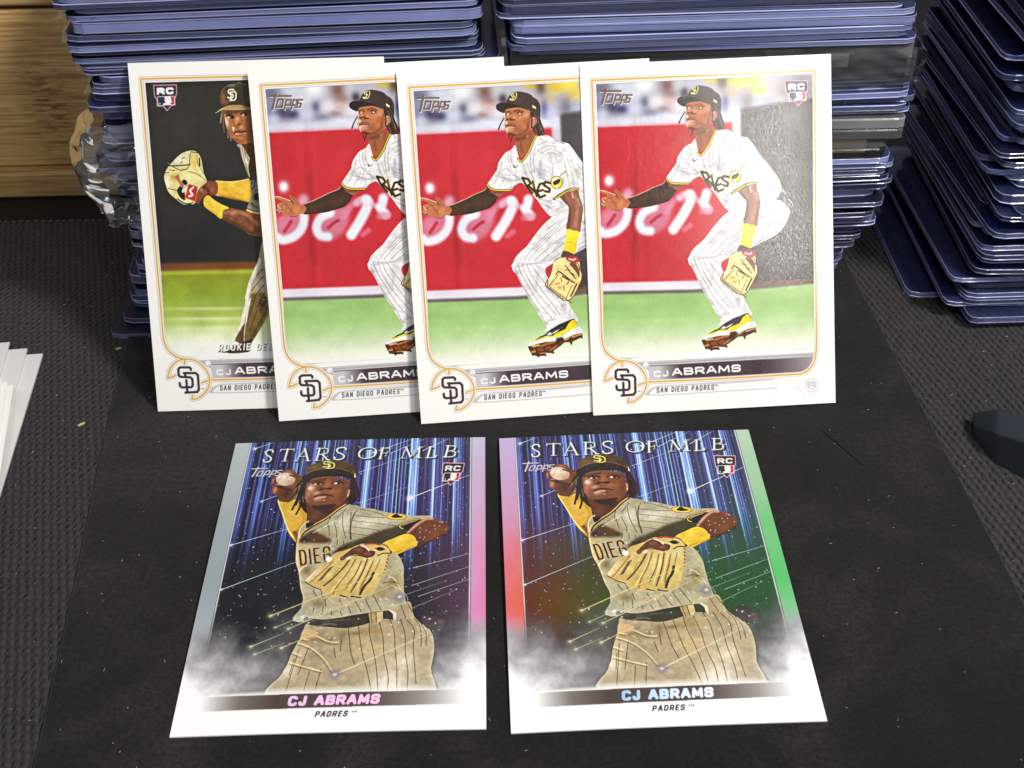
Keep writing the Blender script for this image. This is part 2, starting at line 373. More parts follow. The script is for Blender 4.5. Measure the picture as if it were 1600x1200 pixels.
    for p,w,al in [('150,360 190,500 300,720 420,930 500,1080',40,.5),('560,640 640,720 720,800 760,900',60,.45),('390,880 440,920 520,960',24,.6),('430,360 520,420 540,520',40,.5),('520,1080 560,1040 640,1030',22,.7),('600,800 650,900',40,.3)]:
        a.stroke(p,w,SH,al,soft=6)
    a.stroke('170,350 260,345 400,330 560,330',10,SH,.8,soft=3)
    a.clip=win*pm; a.crop(1080,260,8)
    for p in ['640,560 500,690 330,830 190,980 110,1080','660,640 480,770 300,930 160,1090','640,780 450,910 240,1090','640,860 470,980 300,1120','650,930 520,1030 420,1110','940,440 900,540 860,640','1010,430 960,560 850,660','1080,470 1010,600 900,700','1130,500 1080,610 960,740','1190,560 1130,680 980,800 800,900','1150,740 980,850 780,960','960,840 770,1000','560,600 420,700','580,660 380,820 230,960','900,360 940,400 900,500']:
        a.stroke(p,7,LN,.6,soft=1.)
    for p,w,al in [('860,620 1000,650',18,.7),('850,720 1020,690',20,.8),('840,790 960,740',18,.6),('500,520 560,460 660,400',16,.7),('980,830 1100,770 1180,660',60,.4),('330,960 480,860 620,800',24,.4),('20,1120 200,1130 420,1090 520,1080',16,.8),('300,1100 460,1040',20,.5),('1110,480 1170,520',40,.5),('760,1000 900,920 1060,840',24,.5)]:
        a.stroke(p,w,SH,al,soft=5)
    for x,y,rx,ry,an,al in ((300,800,60,220,40,.35),(560,900,60,160,50,.35),(900,800,160,40,-20,.35),(1130,640,60,120,10,.4),(700,460,120,40,-30,.4),(500,1060,160,40,-10,.5)): a.blob(x,y,rx,ry,(176,168,176),al,an)
    # back pocket, batting glove dangling
    a.clip=win
    a.stroke('1110,280 1160,330 1170,420 1210,470',44,(150,144,146),.9,soft=2); a.stroke('1150,330 1190,410 1200,460',24,(92,84,86),.85,soft=1.5); a.stroke('1210,400 1260,450 1270,490',14,(190,188,190),.8)
    # jersey
    a.crop(1020,190,8)
    J='525,215 470,270 400,308 345,372 308,430 290,490 284,520 220,610 165,685 155,705 200,752 300,776 445,768 500,716 588,682 650,762 720,835 790,922 850,1012 950,1108 1060,1030 1120,985 1160,1000 1330,985 1480,985 1560,940 1600,860 1595,770 1560,690 1490,600 1430,520 1350,430 1290,350 1230,258 1180,202 1110,186 1010,148 930,98 860,104 800,92 700,250 590,400 552,330'
    a.fill(J,W); jm=a.mask(J); a.clip=win*jm
    for p in ['440,300 430,420 470,520','390,340 400,470 450,540 520,600','470,270 465,400 500,470','350,400 330,540 250,690','400,560 370,640 300,745','440,560 400,700','300,610 500,650','520,600 360,580','510,560 400,500 350,540','280,620 220,710','560,640 470,660 340,660',
        '600,420 640,560 720,720','650,420 690,540 760,680','720,260 700,420 720,560','770,250 740,400 750,560','800,220 900,180 1010,200','790,300 900,230 1040,250','830,330 960,270 1100,330','850,370 960,310 1010,330','860,460 940,500','830,520 930,560','840,570 920,610',
        '940,330 980,480 960,620','1010,320 1060,500 1080,590','1090,330 1140,500 1180,740','1150,360 1210,520 1240,740','1210,400 1280,600 1290,740','1100,600 1120,740','1290,450 1370,620 1390,860','960,870 1080,950','860,950 1000,1040','800,870 880,920 980,900 1080,930','840,990 940,1050 1040,1000','1340,860 1400,900 1420,1000','1300,620 1380,700 1450,780','1420,560 1500,700']:
        a.stroke(p,6,LN,.5,soft=1.)
    for p,w,al in [('830,420 820,560 860,640 920,660',36,.8),('790,520 820,640',26,.8),('540,240 560,330 600,420',20,.7),('420,520 520,610 580,650',26,.6),('330,600 420,640 540,660',26,.5),('780,880 860,900 960,940',24,.5),('1000,1040 1100,970',22,.6),('960,330 940,480 950,640',30,.35),('1300,800 1400,820 1440,900',30,.4),('1280,560 1340,660 1460,740',40,.35),('870,960 960,1060',40,.45),('1480,770 1540,800',50,.6),('620,440 640,600',30,.3),('330,450 300,560 220,650',30,.35),('420,760 540,700',20,.6)]:
        a.stroke(p,w,SH,al,soft=5)
    a.stroke('1470,775 1530,780 1500,830',36,(170,160,170),.6,soft=2)
    for x,y,rx,ry,an,al in ((870,560,50,110,10,.45),(640,560,40,130,-15,.3),(1240,760,60,120,-20,.35),(430,640,110,40,10,.4),(880,960,120,40,35,.45),(1400,820,70,110,-20,.4),(330,560,40,90,30,.3),(980,420,40,140,-5,.25),(1160,300,80,60,0,.2)): a.blob(x,y,rx,ry,(170,163,172),al,an)
    # jersey lettering
    DK=(58,40,34); YL=(226,190,70)
    for q,w,off in ((YL,34,3),(DK,27,0)):
        for p_ in ('596,622 650,735 712,812','600,620 668,640 700,690 660,720','668,715 740,790','726,668 742,760 770,850',
                   '812,700 772,790 806,868 872,842','786,790 846,776','812,700 862,690','944,690 880,676 862,716 935,762 926,800 872,790'):
            a.stroke(pts(p_)+off,w,q,.95,sm=False,soft=.8)
    a.stroke('735,640 725,760',5,YL,.9)
    # sleeve trims and collar
    a.clip=win
    for p in ['158,700 190,742 260,770 440,774','985,888 1060,835 1150,785 1230,765 1288,768']:
        a.stroke(p,30,(50,40,34),1,soft=.5); a.stroke(p,16,(238,200,60),1,soft=.5)
    # neck
    a.fill('500,125 560,105 690,40 745,75 770,110 712,230 650,335 590,378 560,300 522,215',(166,104,66))
    a.fill('500,125 600,110 700,50 720,120 600,160 530,170',(112,66,42),.8,f=2); a.blob(680,110,30,50,(206,150,124),.6,20); a.stroke('590,180 600,300',24,(132,78,46),.6,soft=3)
    for w,c in ((30,(46,38,34)),(17,(240,198,56))): a.stroke('795,88 745,170 710,255 660,340 590,420 555,385',w,c,1,soft=.5)
    a.stroke('495,470 505,495 548,468',13,(40,38,62),1,taper=(1.2,.5))
    a.stroke('1010,160 1130,205',8,(80,66,60),.8)
    # sleeve patch
    a.blob(1022,683,80,86,(96,84,40),1,hard=9); a.blob(1022,683,72,78,(244,216,40),1,hard=9)
    a.stroke('1050,625 1140,540',16,(180,150,126),1,taper=(.8,1.4)); a.stroke('985,650 1040,640',34,(248,244,238),.95); a.fill('980,680 1050,640 1070,660 1040,700 1000,720',(52,42,44)); a.stroke('1020,720 1025,745',26,(236,226,190),.9)
    a.stroke('985,690 1055,680',10,(50,40,44),.9)
    # near arm, band, glove
    a.crop(1080,260,8)
    ARM='575,298 640,262 720,236 806,224 822,290 850,380 863,460 850,560 832,660 808,750 655,716 664,600 682,500 682,430 640,380'
    a.fill(ARM,(146,98,76)); am=a.mask(ARM); a.clip=win*am
    a.stroke('600,300 680,420 690,560 670,700',40,(108,66,48),.7,soft=5); a.stroke('740,260 780,330 790,480 760,660',40,(176,126,100),.6,soft=6); a.stroke('730,255 740,320',14,(232,190,156),.8,soft=2); a.stroke('800,330 830,420',14,(206,160,136),.7,soft=2); a.stroke('830,560 815,700',16,(110,72,58),.6,soft=3)
    a.clip=win
    for p in ['512,325 580,290 660,240 740,208 808,208']:
        a.stroke(p,28,(50,40,34),1,soft=.5); a.stroke(p,15,(238,200,60),1,soft=.5)
    a.fill('655,712 730,722 808,752 772,880 738,1014 608,972 630,850',(246,216,48)); a.stroke('640,860 700,868 750,890',7,(190,150,30),.8); a.stroke('790,770 745,980',16,(222,184,36),.6,soft=3); a.blob(690,780,30,50,(252,230,96),.6)
    a.fill('608,975 720,1012 745,1040 640,1062 570,1060',(112,68,54))
    a.crop(1060,360,8)
    GL_='690,265 800,245 900,240 952,270 970,340 975,420 988,470 980,540 940,620 890,720 850,772 790,802 720,782 650,722 580,652 518,605 545,540 590,460 618,370 640,310'
    a.fill(GL_,(60,50,40)); gm=a.mask(GL_)
    a.fill('694,272 800,252 898,247 945,275 962,340 968,420 980,470 972,538 934,615 884,714 846,764 790,794 724,774 656,715 586,645 528,602 552,543 597,464 625,372 646,316',(232,206,142))
    a.clip=win*gm
    a.blob(720,330,70,60,(238,222,150),.9); a.blob(680,600,90,60,(236,200,120),.8); a.blob(900,600,60,90,(222,182,104),.8); a.stroke('640,330 620,460 560,570',30,(246,228,170),.7,soft=3)
    a.fill('790,258 912,240 955,296 940,322 832,312',(186,52,58)); a.stroke('830,275 880,290 910,275',16,(244,232,230),.9)
    a.fill('838,345 890,326 936,372 956,440 950,512 920,455 872,392',(128,74,56)); a.stroke('832,340 880,318 945,350 960,420',10,(60,44,36),.9)
    for p,w in [('690,430 740,460 860,560 890,570',16),('660,470 690,430',12),('690,470 640,530 580,600',8),('780,355 820,410 850,460 910,525',11),('780,410 840,420',9),('850,450 890,480',12),('800,510 820,560 790,590',9),('720,510 730,560',9),('655,590 705,575',9),('755,610 757,665',9),('860,610 830,660 780,770',7),('840,740 890,640 915,590',18),('760,770 800,795 850,830',9),('740,490 800,530',16)]:
        a.stroke(p,w,(58,48,40),.9,sm=True)
    a.clip=win
    for i in range(14):
        t=i/13; x=545+t*200; y=610+t*150
        a.stroke([(x-12,y+16),(x+14,y-12)],8,(58,46,36),.95)
    a.stroke('760,770 800,795 850,828',7,(70,58,50),.9); a.blob(700,632,30,26,(196,120,100),.9); a.stroke('560,540 545,600',8,(60,50,40),.9)
    # shoe
    a.crop(1060,430,8)
    a.fill('500,655 575,592 680,530 840,468 872,465 905,520 880,560 700,640 560,690 370,725 440,680',(62,48,50),sm=False)
    a.fill('800,520 845,480 880,478 915,560 800,612 690,672 600,672 640,640 760,590',(244,216,36),sm=False)
    a.fill('380,722 520,668 620,672 700,672 560,715 400,750 320,755',(240,212,60),sm=False)
    a.fill('520,660 560,625 690,590 640,630 560,665',(236,232,232),sm=False); a.fill('560,625 640,590 720,550 740,570 640,610 590,640',(90,70,66),sm=False)
    a.fill('278,782 320,750 400,735 520,692 625,685 640,720 620,750 500,745 400,765 300,805',(240,238,230),sm=False)
    a.fill('715,680 800,620 900,572 940,560 975,610 970,650 850,665 740,705',(236,238,236),sm=False)
    a.fill('282,800 330,790 420,765 520,745 630,740 645,700 720,690 740,720 860,665 965,640 970,685 920,715 850,745 825,782 800,752 740,760 690,800 600,860 605,890 500,885 500,918 400,925 330,905 300,850',(104,64,28),sm=False)
    for p,w,c in [('340,800 420,785',22,(226,190,130)),('440,800 560,760 640,745',26,(186,120,50)),('360,840 480,840 560,810',30,(150,84,34)),('330,870 370,865',20,(206,160,90)),('430,890 500,885',16,(196,140,70)),('640,760 700,720',30,(60,48,44)),('750,725 850,690 960,655',22,(206,160,70)),('790,735 830,700',20,(60,40,20)),('870,720 950,690',16,(70,46,30)),('560,850 640,800',20,(180,120,60)),('300,810 340,830',16,(60,36,16)),('400,910 480,900',14,(50,32,18)),('380,820 400,870',14,(70,40,20)),('480,830 520,870',14,(80,46,20))]:
        a.stroke(p,w,c,.9)
    for x,y in ((340,905),(410,925),(500,912),(600,885),(828,775),(962,700)): a.blob(x,y,12,16,(52,36,28),1,hard=4)
    # head
    a.crop(1040,120,13.333)
    a.stroke('392,725 310,860 262,972',26,(56,46,50),1,taper=(.8,1.1))
    HAIR='900,570 1000,590 1080,640 1130,740 1160,830 1200,950 1218,1040 1170,1092 1100,1104 1040,1070 985,1010 960,930 1000,900 1055,840 1055,760 1000,720 930,760 915,680'
    FACE='430,560 550,528 700,512 850,558 922,580 935,700 960,755 1010,740 1052,770 1056,840 1000,905 965,925 942,965 850,1045 740,1078 640,1098 540,1104 462,1066 420,1022 388,960 398,905 372,880 392,820 400,762 416,722 402,660 404,608'
    a.fill(HAIR,(74,56,46)); a.fill(FACE,(180,116,78)); fm=a.mask(FACE); a.clip=win*fm
    a.blob(840,660,80,90,(214,152,124),.85); a.blob(720,740,90,60,(206,140,98),.7); a.blob(880,880,60,120,(150,92,56),.8); a.blob(700,1000,160,60,(150,94,60),.7); a.blob(560,600,80,50,(160,98,58),.7)
    a.blob(440,960,40,60,(232,196,176),.9); a.blob(430,830,26,40,(246,226,210),.95); a.blob(400,740,16,50,(240,216,200),.8); a.blob(520,970,90,34,(198,140,118),.7)
    a.stroke('420,615 500,600 520,640',30,(90,54,36),.8,soft=2); a.stroke('600,600 680,575 790,610',34,(112,66,42),.8,soft=2.5); a.stroke('640,640 690,610 760,640',18,(52,32,28),.9); a.stroke('640,665 720,680 770,650',8,(100,60,44),.8)
    a.blob(712,648,24,20,(246,240,236),.95); a.blob(655,650,14,18,(200,190,190),.8); a.blob(684,645,17,22,(40,28,26),1); a.blob(465,662,18,18,(240,232,228),.95); a.blob(438,650,14,26,(60,38,30),.9)
    a.blob(600,720,34,50,(226,166,126),.7); a.stroke('440,762 500,740 560,770 610,770',26,(96,58,42),.85,soft=2); a.blob(530,775,22,16,(56,32,26),.9); a.blob(455,775,18,14,(70,40,30),.8); a.blob(480,720,30,24,(220,170,140),.7)
    a.stroke('420,900 500,850 610,870',36,(142,92,84),.8,soft=2); a.stroke('408,925 490,885 620,910',20,(76,44,42),.95,soft=1); a.stroke('430,950 520,925 600,920',18,(214,164,150),.8,soft=1.5)
    a.fill('440,1050 520,1040 640,1080 740,1060 700,1110 540,1120 470,1085',(82,52,38),.9,f=1.2); a.stroke('930,770 910,900 940,940',30,(196,136,104),.8,soft=2); a.stroke('1000,780 1020,850 980,900',22,(206,150,116),.9,soft=1.5); a.stroke('965,740 960,850 950,940',24,(60,42,34),.95,soft=1)
    a.clip=win
    for p,c in [('1010,620 1040,760 1010,900 1040,1040',(122,98,80)),('1080,700 1110,850 1170,1000 1190,1060',(128,104,84)),('1050,880 1080,980 1110,1080',(40,28,24)),('1120,760 1150,900 1210,1040',(44,32,28)),('980,620 960,760',(40,28,24)),('1020,940 1060,1060',(110,88,70)),('1140,900 1150,980',(150,122,104))]:
        a.stroke(p,16,c,.85,soft=.8)
    a.stroke('400,600 396,760 400,900 440,1040',14,(244,224,208),.7,soft=2); a.stroke('930,700 900,860 840,1000 700,1080',60,(120,72,44),.55,soft=6)
    a.fill('225,500 240,458 300,424 420,411 600,428 750,468 850,518 905,575 800,545 700,518 550,530 430,560 392,628 300,600 240,552',(48,36,26))
    a.fill('430,412 468,340 530,252 600,206 660,188 740,194 850,214 950,254 1010,312 1080,358 1126,430 1146,520 1142,640 1126,735 1060,642 980,592 880,572 800,512 620,442',(80,60,54))
    a.blob(600,330,60,70,(92,70,60),.6); a.blob(1060,480,60,120,(64,46,42),.7); a.stroke('432,406 470,335 535,245 660,188 850,212 945,250',7,(160,136,128),.8); a.stroke('432,410 620,436 800,505 900,570',8,(126,102,90),.7); a.stroke('950,255 960,330 900,570',6,(60,44,42),.6)
    a.stroke('740,255 760,262',8,(150,130,120),.6)
    for p in ['610,222 545,255 560,285 600,300 575,345 515,345','650,210 662,245 640,335 600,365 525,362','590,260 615,300']: a.stroke(p,19,(228,230,140),1,soft=.5,sm=False)
    a.fill('985,465 1050,512 1056,556 980,520',(226,224,160),sm=False)
    a.crop(1020,190,8)
    a.stroke('445,95 452,140',12,(46,32,30),.9); a.stroke('485,110 462,180',13,(46,32,30),.95); a.stroke('790,95 830,105',10,(60,46,40),.8)
    figm=np.clip(blur((np.abs(a.im-bg0).max(-1)>.02)*1.,1),0,1); cl=a.clip; photo_texture(a,figm*win,.12,.07); punch(a)
    # badge, logo
    a.crop(1200,110,4)           # not used for scale: badge box below
    a.o=(1225.4,126); a.k=4.15; rc_badge(a)
    logo_script(a,(112,92,86))
    # picture vignette line and grain
    a.crop(0,0,1); a.stroke(PHOTO.split(' ')[0]+' 1269,115.9',.8,(60,58,70),.6,sm=False)
    a.stroke('968,558.4 1002,557.6 1130,551 1273.5,543',1.4,(150,144,146),.8,sm=False)
    g=a.rng.normal(0,1,(AH,AW,1))*.012+(vnoise(a.rng,AH,AW,300,220,1)[...,None]-.5)*.03
    a.im=np.clip(a.im+g*win[...,None],0,1)
    frame(a); return a
def rookie_card():
    a=Art(CD,5); a.crop(0,0,1); win=a.mask(PHOTO,sm=False); a.win=win
    a.H=homog(CA,[(0,0),(AW,0),(0,AH),(AW,AH)]); a.px=AW/400.; a.clip=win
    a.fill('180,80 660,80 660,660 180,660',(54,52,46),sm=False)
    a.blob(300,200,90,80,(66,63,56),.6); a.blob(340,360,90,60,(44,43,40),.7); a.blob(280,390,80,30,(30,29,28),.6); a.blob(520,230,80,120,(60,58,52),.5)
    a.fill('240,408 640,402 640,430 240,425',(122,78,40),f=3,sm=False); a.fill('240,420 640,414 640,560 240,560',(168,176,60),f=3,sm=False)
    yy=np.linspace(0,1,AH)[:,None]
    def fld(sl):
        y=np.broadcast_to(yy,(AH,AW))[sl]; st=[(.60,(140,146,44)),(.66,(146,166,60)),(.72,(168,190,98)),(.76,(206,220,158)),(.80,(236,241,218)),(.84,(250,250,244))]
        xs=[q[0] for q in st]; return np.stack([np.interp(y,xs,[q[1][i] for q in st]) for i in range(3)],-1)/255
    a.fill('240,426 640,420 640,570 240,570',fld,f=2,sm=False)
    for y,al in ((479,.55),(495,.55),(510,.25)): a.blob(330,y,80,3.2,(232,238,200),al)
    for y in (470,487,503): a.blob(330,y,80,4,(158,186,92),.5)
    bg0=a.im.copy()
    # bat-side arm, far
    a.crop(240,220,8)
    a.fill('780,485 900,490 1040,488 1150,470 1210,455 1260,560 1230,735 1080,705 900,672 780,655 812,560',(232,178,62)); a.stroke('790,482 1000,492 1200,460',14,(246,224,140),.9,soft=1); a.stroke('830,650 1000,690 1200,725',40,(206,146,44),.7,soft=4); a.blob(1080,560,120,50,(236,190,80),.6)
    a.fill('660,500 690,478 790,490 812,560 800,640 730,660 640,670 560,770 530,700 560,600',(132,82,52)); a.blob(740,590,50,40,(176,112,68),.7); a.stroke('640,560 700,620 660,700',40,(92,56,38),.7,soft=4); a.blob(600,590,20,30,(200,150,120),.8)
    # torso
    a.fill('1100,20 1090,90 1110,180 1150,300 1200,440 1230,560 1220,700 1190,840 1330,890 1800,900 1800,20',(150,146,134)); a.fill('1190,210 1260,100 1330,60 1330,420 1220,470 1195,420 1185,330',(86,66,40)); a.fill('1100,30 1180,150 1210,200 1180,330 1120,190',(214,204,180))
    for p in ['1110,60 1140,200 1180,330','1140,80 1160,200','1160,110 1190,230']: a.stroke(p,12,(120,100,66),.8)
    a.stroke('1255,110 1205,210 1190,320 1210,430',14,(226,200,140),.9)
    for y in range(0,6): a.stroke([(1230+y*8,400+y*60),(1300,370+y*55),(1400,360+y*60)],22,(104,110,116),.7,soft=2)
    for p in ['1230,560 1260,420 1330,300','1250,600 1300,450 1380,330','1240,760 1290,800 1340,830']: a.stroke(p,10,(70,72,76),.8)
    a.stroke('1262,600 1235,650 1240,720 1290,770 1350,760',22,(196,164,70),.9); a.fill('1270,660 1310,640 1350,660 1330,710 1280,720',(38,34,40))
    a.stroke('1185,842 1250,870 1340,885',26,(226,206,130),1); a.stroke('1190,826 1260,852 1340,866',12,(58,52,48),.9)
    # near forearm
    a.fill('870,850 960,815 1080,840 1190,865 1340,895 1800,960 1800,1180 1280,1165 1150,1100 1000,1020 860,945',(138,88,60)); a.stroke('900,870 1060,870 1180,900 1320,1020',50,(188,128,96),.7,soft=6); a.stroke('900,960 1060,1030 1250,1130',50,(92,58,38),.7,soft=6); a.blob(1000,880,60,30,(206,152,122),.6)
    a.fill('630,720 660,670 700,662 760,710 860,770 955,815 880,850 858,950 760,880 650,800',(244,200,72)); a.stroke('650,790 760,870 850,935',30,(214,164,50),.7,soft=4); a.blob(740,740,60,30,(250,220,110),.7,30)
    # glove
    G='470,105 530,115 580,170 605,240 620,330 645,420 670,480 640,520 580,570 540,650 520,760 450,765 380,770 290,710 190,620 150,520 130,440 145,370 185,300 240,240 300,180 380,125'
    a.fill(G,(228,214,150)); gm=a.mask(G); a.clip=win*gm
    a.blob(330,210,110,60,(246,238,214),.95,-40); a.blob(260,430,70,60,(196,150,70),.8); a.blob(170,470,40,110,(246,236,190),.9); a.blob(520,250,50,100,(226,190,96),.9); a.blob(470,420,90,60,(236,224,150),.9); a.blob(300,650,80,50,(236,216,130),.9,40)
    a.fill('295,600 330,540 365,470 400,465 425,500 415,530 390,600 400,710 340,690',(52,32,22)); a.fill('270,430 310,400 330,460 385,530 350,560 300,470',(186,124,76)); a.stroke('370,610 395,540',30,(236,230,224),.9)
    for p,w in [('190,290 280,290 460,280',14),('460,130 450,280',8),('240,300 330,345 420,330',10),('200,340 260,350',10),('470,120 540,130',10),('350,200 390,190',8),('330,260 360,240',8),('575,200 580,290',18),('440,360 560,400 650,470',7),('420,330 440,300',8),('140,380 190,370',8),('180,570 300,600',8),('545,130 555,260 640,400',6),('300,700 400,760 500,750',14)]: a.stroke(p,w,(54,40,44),.9)
    a.clip=win
    a.fill('440,515 558,548 530,740 390,690',(186,52,40),sm=False); a.stroke('440,518 556,550 528,736 394,688 440,518',6,(232,170,130),.9,sm=False); a.stroke('500,560 460,600 490,650 450,670',26,(244,226,220),.95); a.stroke('170,250 200,275',6,(190,180,170),.8)
    # legs
    a.crop(340,400,7.5)
    a.fill('500,20 455,120 400,250 370,350 345,470 350,510 320,640 290,780 240,900 200,975 260,990 380,1060 440,980 500,890 560,790 610,690 700,500 750,0 560,-200',(172,160,130))
    pl=a.mask('500,20 455,120 400,250 370,350 345,470 350,510 320,640 290,780 240,900 200,975 260,990 380,1060 440,980 500,890 560,790 610,690 700,500 750,0 560,-200'); a.clip=win*pl
    a.stroke('500,30 440,180 390,300 360,470 380,560 330,680 290,800 220,960',70,(238,230,216),.9,soft=5); a.fill('420,430 560,410 620,500 610,690 500,890 430,1010 330,1060 300,960 340,800 370,640 400,540',(112,92,40),.85,f=2); a.blob(520,300,60,80,(206,200,186),.7); a.blob(470,900,50,80,(86,68,26),.7); a.blob(540,470,60,30,(140,120,60),.6)
    a.fill('230,960 290,850 340,780 350,900 330,1000 250,1000',(92,70,40),.9,f=1); a.stroke('370,690 345,850 340,990',10,(222,212,170),.9); a.stroke('410,480 380,620 360,760',16,(250,244,232),.8,soft=2)
    for p in ['570,210 490,300 420,390','580,310 480,430 440,560 380,740','590,400 510,530 470,680 400,870','600,640 500,800 420,960','560,120 480,210']: a.stroke(p,8,(62,48,24),.85)
    for p in ['520,520 560,570','540,490 580,550','560,560 590,500','545,470 600,460']: a.stroke(p,14,(46,38,26),.95)
    a.clip=win
    a.fill('20,1110 60,1100 100,1115 380,1110 380,1080 250,1060 120,1100',(48,36,26))
    a.fill('300,1000 440,960 400,1040 360,1110 140,1115',(70,52,26),f=1)
    # head
    a.crop(320,150,12)
    F='365,265 500,240 700,240 1000,260 1000,900 880,860 760,880 650,870 560,810 490,740 440,640 400,520 375,400'
    a.fill('690,880 760,860 930,780 1000,900 1000,1180 850,1120 780,1000',(96,64,38))
    for p,c in [('340,275 315,360 300,480',(150,128,104)),('345,300 350,480 370,660',(120,98,78)),('370,330 395,560 410,640',(92,74,60)),('440,640 445,760',(130,112,96)),('485,730 500,815',(120,104,88)),('360,300 385,460',(56,40,34))]: a.stroke(p,28,c,.95,soft=.8)
    a.fill(F,(162,106,66)); fm=a.mask(F); a.clip=win*fm
    a.fill('700,240 1000,250 1000,900 860,850 830,600 850,400',(116,84,56),.85,f=3); a.blob(420,490,50,120,(250,226,196),.95,-15); a.blob(620,420,60,60,(222,164,118),.8); a.blob(480,560,60,90,(182,122,74),.7); a.blob(700,570,50,50,(228,172,140),.7); a.blob(540,590,26,60,(252,224,200),.95,-10); a.blob(680,760,100,50,(196,124,84),.8); a.blob(600,800,70,30,(120,76,40),.7); a.blob(770,420,60,80,(178,118,66),.6); a.blob(810,440,40,60,(140,120,96),.6)
    a.fill('380,270 700,250 850,260 830,320 700,300 560,320 420,330',(86,58,42),.85,f=1.5)
    a.stroke('410,360 470,345 540,370 530,400',34,(40,24,20),.9,soft=1); a.blob(450,388,28,22,(226,190,190),.95); a.blob(505,385,26,28,(28,16,14),1); a.stroke('680,330 740,305 790,340',30,(48,30,26),.9,soft=1); a.blob(730,345,30,22,(240,216,204),.95); a.blob(765,340,18,24,(36,22,20),1)
    a.blob(650,515,34,16,(56,26,26),.95); a.blob(545,545,26,14,(110,64,40),.8); a.blob(600,490,40,40,(222,160,104),.7); a.stroke('560,690 610,650 700,655 790,640',26,(70,36,34),.95,soft=1); a.stroke('590,700 680,690 770,680',30,(200,130,110),.85,soft=2); a.blob(600,690,24,12,(246,226,216),.9); a.stroke('600,730 700,730',14,(130,66,40),.7,soft=2)
    a.stroke('560,520 530,430 560,400',12,(140,86,52),.6,soft=2)
    a.clip=win
    a.crop(330,115,16)
    a.fill('235,480 260,410 330,350 440,290 560,262 640,255 700,225 750,250 900,265 1400,330 1400,800 900,830 700,775 480,780 280,850 250,700',(74,62,48))
    a.blob(300,560,90,170,(160,112,66),.9); a.blob(360,700,130,70,(150,108,54),.8); a.blob(520,300,120,30,(150,132,104),.8); a.blob(800,550,200,170,(62,56,44),.8); a.stroke('660,240 700,226 750,244',20,(150,138,116),.8); a.stroke('240,500 290,400 440,292 640,258 880,268',10,(186,164,130),.7)
    a.fill('100,970 180,915 260,855 400,795 560,772 760,780 950,830 1400,860 1400,900 900,878 600,885 330,885 200,930 110,975',(176,148,100)); a.stroke('110,968 200,920 280,885 500,888 900,880',9,(226,206,160),.8); a.blob(850,830,150,40,(120,98,56),.7)
    for p in ['570,405 540,390 450,400 425,440 440,490 520,500 555,530 540,590 450,605 420,580','480,460 590,445 625,480 620,610 580,655 475,660','495,510 500,655']: a.stroke(p,36,(240,236,190),1,soft=.5,sm=False)
    a.stroke('500,440 545,500',10,(90,72,40),.5)
    figm=np.clip(blur((np.abs(a.im-bg0).max(-1)>.02)*1.,1),0,1); photo_texture(a,figm*win,.16,.10); punch(a)
    # writing on the picture
    a.crop(0,0,1)
    letters(a,'ROOKIE DEBUT',(345,547.5),(452,545),11.6,2.9,(70,66,62),gap=.4,slant=.1,alpha=.75,soft=2.6)
    letters(a,'ROOKIE DEBUT',(343.8,546.2),(451,543.6),11.4,2.1,(252,252,250),gap=.42,slant=.12)
    a.o=(238.5,131.7); a.k=4.05; rc_badge(a)
    g=a.rng.normal(0,1,(AH,AW,1))*.012+(vnoise(a.rng,AH,AW,260,190,2)[...,None]-.5)*.04
    a.im=np.clip(a.im+g*win[...,None],0,1)
    a.crop(0,0,1)
    frame(a); return a
CF = [(780,683.6),(1169,664.9),(799.5,1144.6),(1291.9,1131)]
SER = {  # (polyline, width factor)
 'S': [([(.86,.2),(.8,.06),(.5,0),(.2,.08),(.14,.24),(.3,.4),(.62,.54),(.86,.7),(.82,.9),(.5,1),(.2,.95),(.1,.78)],1.15)],
 'T': [([(.5,.02),(.5,.98)],1.3),([(0,.05),(1,.05)],.7),([(.02,.03),(0,.2)],.5),([(.98,.03),(1,.2)],.5),([(.3,1),(.7,1)],.5)],
 'A': [([(.12,1),(.5,0)],.6),([(.48,0),(.88,1)],1.35),([(.28,.64),(.7,.64)],.5),([(0,1),(.26,1)],.5),([(.72,1),(1.04,1)],.5)],
 'R': [([(.18,0),(.18,1)],1.3),([(0,.02),(.55,.02),(.78,.12),(.8,.34),(.6,.5),(.2,.52)],.75),([(.45,.5),(.95,1),(1.05,1)],1.2),([(0,1),(.38,1)],.5)],
 'O': [([(.5,0),(.2,.1),(.03,.35),(.03,.65),(.2,.9),(.5,1),(.8,.9),(.97,.65),(.97,.35),(.8,.1),(.5,0)],.75),([(.1,.2),(.03,.5),(.1,.8)],1.2),([(.9,.2),(.97,.5),(.9,.8)],1.2)],
 'F': [([(.2,0),(.2,1)],1.3),([(.02,.03),(.95,.03),(.97,.2)],.6),([(.2,.48),(.75,.48),(.76,.36)],.55),([(.75,.5),(.76,.6)],.5),([(.02,1),(.42,1)],.5)],
 'M': [([(.1,1),(.18,0)],.6),([(.16,0),(.5,.9)],1.3),([(.5,.9),(.84,0)],.6),([(.82,0),(.92,1)],1.3),([(0,1),(.24,1)],.5),([(.78,1),(1.06,1)],.5),([(0,.02),(.2,.02)],.5),([(.82,.02),(1,.02)],.5)],
 'L': [([(.2,0),(.2,1)],1.3),([(0,.02),(.42,.02)],.5),([(0,.98),(.92,.98),(.98,.78)],.65)],
 'B': [([(.18,0),(.18,1)],1.3),([(0,.02),(.6,.02),(.8,.12),(.8,.34),(.6,.46),(.2,.48)],.75),([(.6,.48),(.92,.58),(.94,.86),(.7,.98),(0,.98)],.85)],
}
def cardspace(a):
    a.H = np.diag([AW/1000., AH/1400., 1.]); a.px = 1.; a.crop(0,0,1)
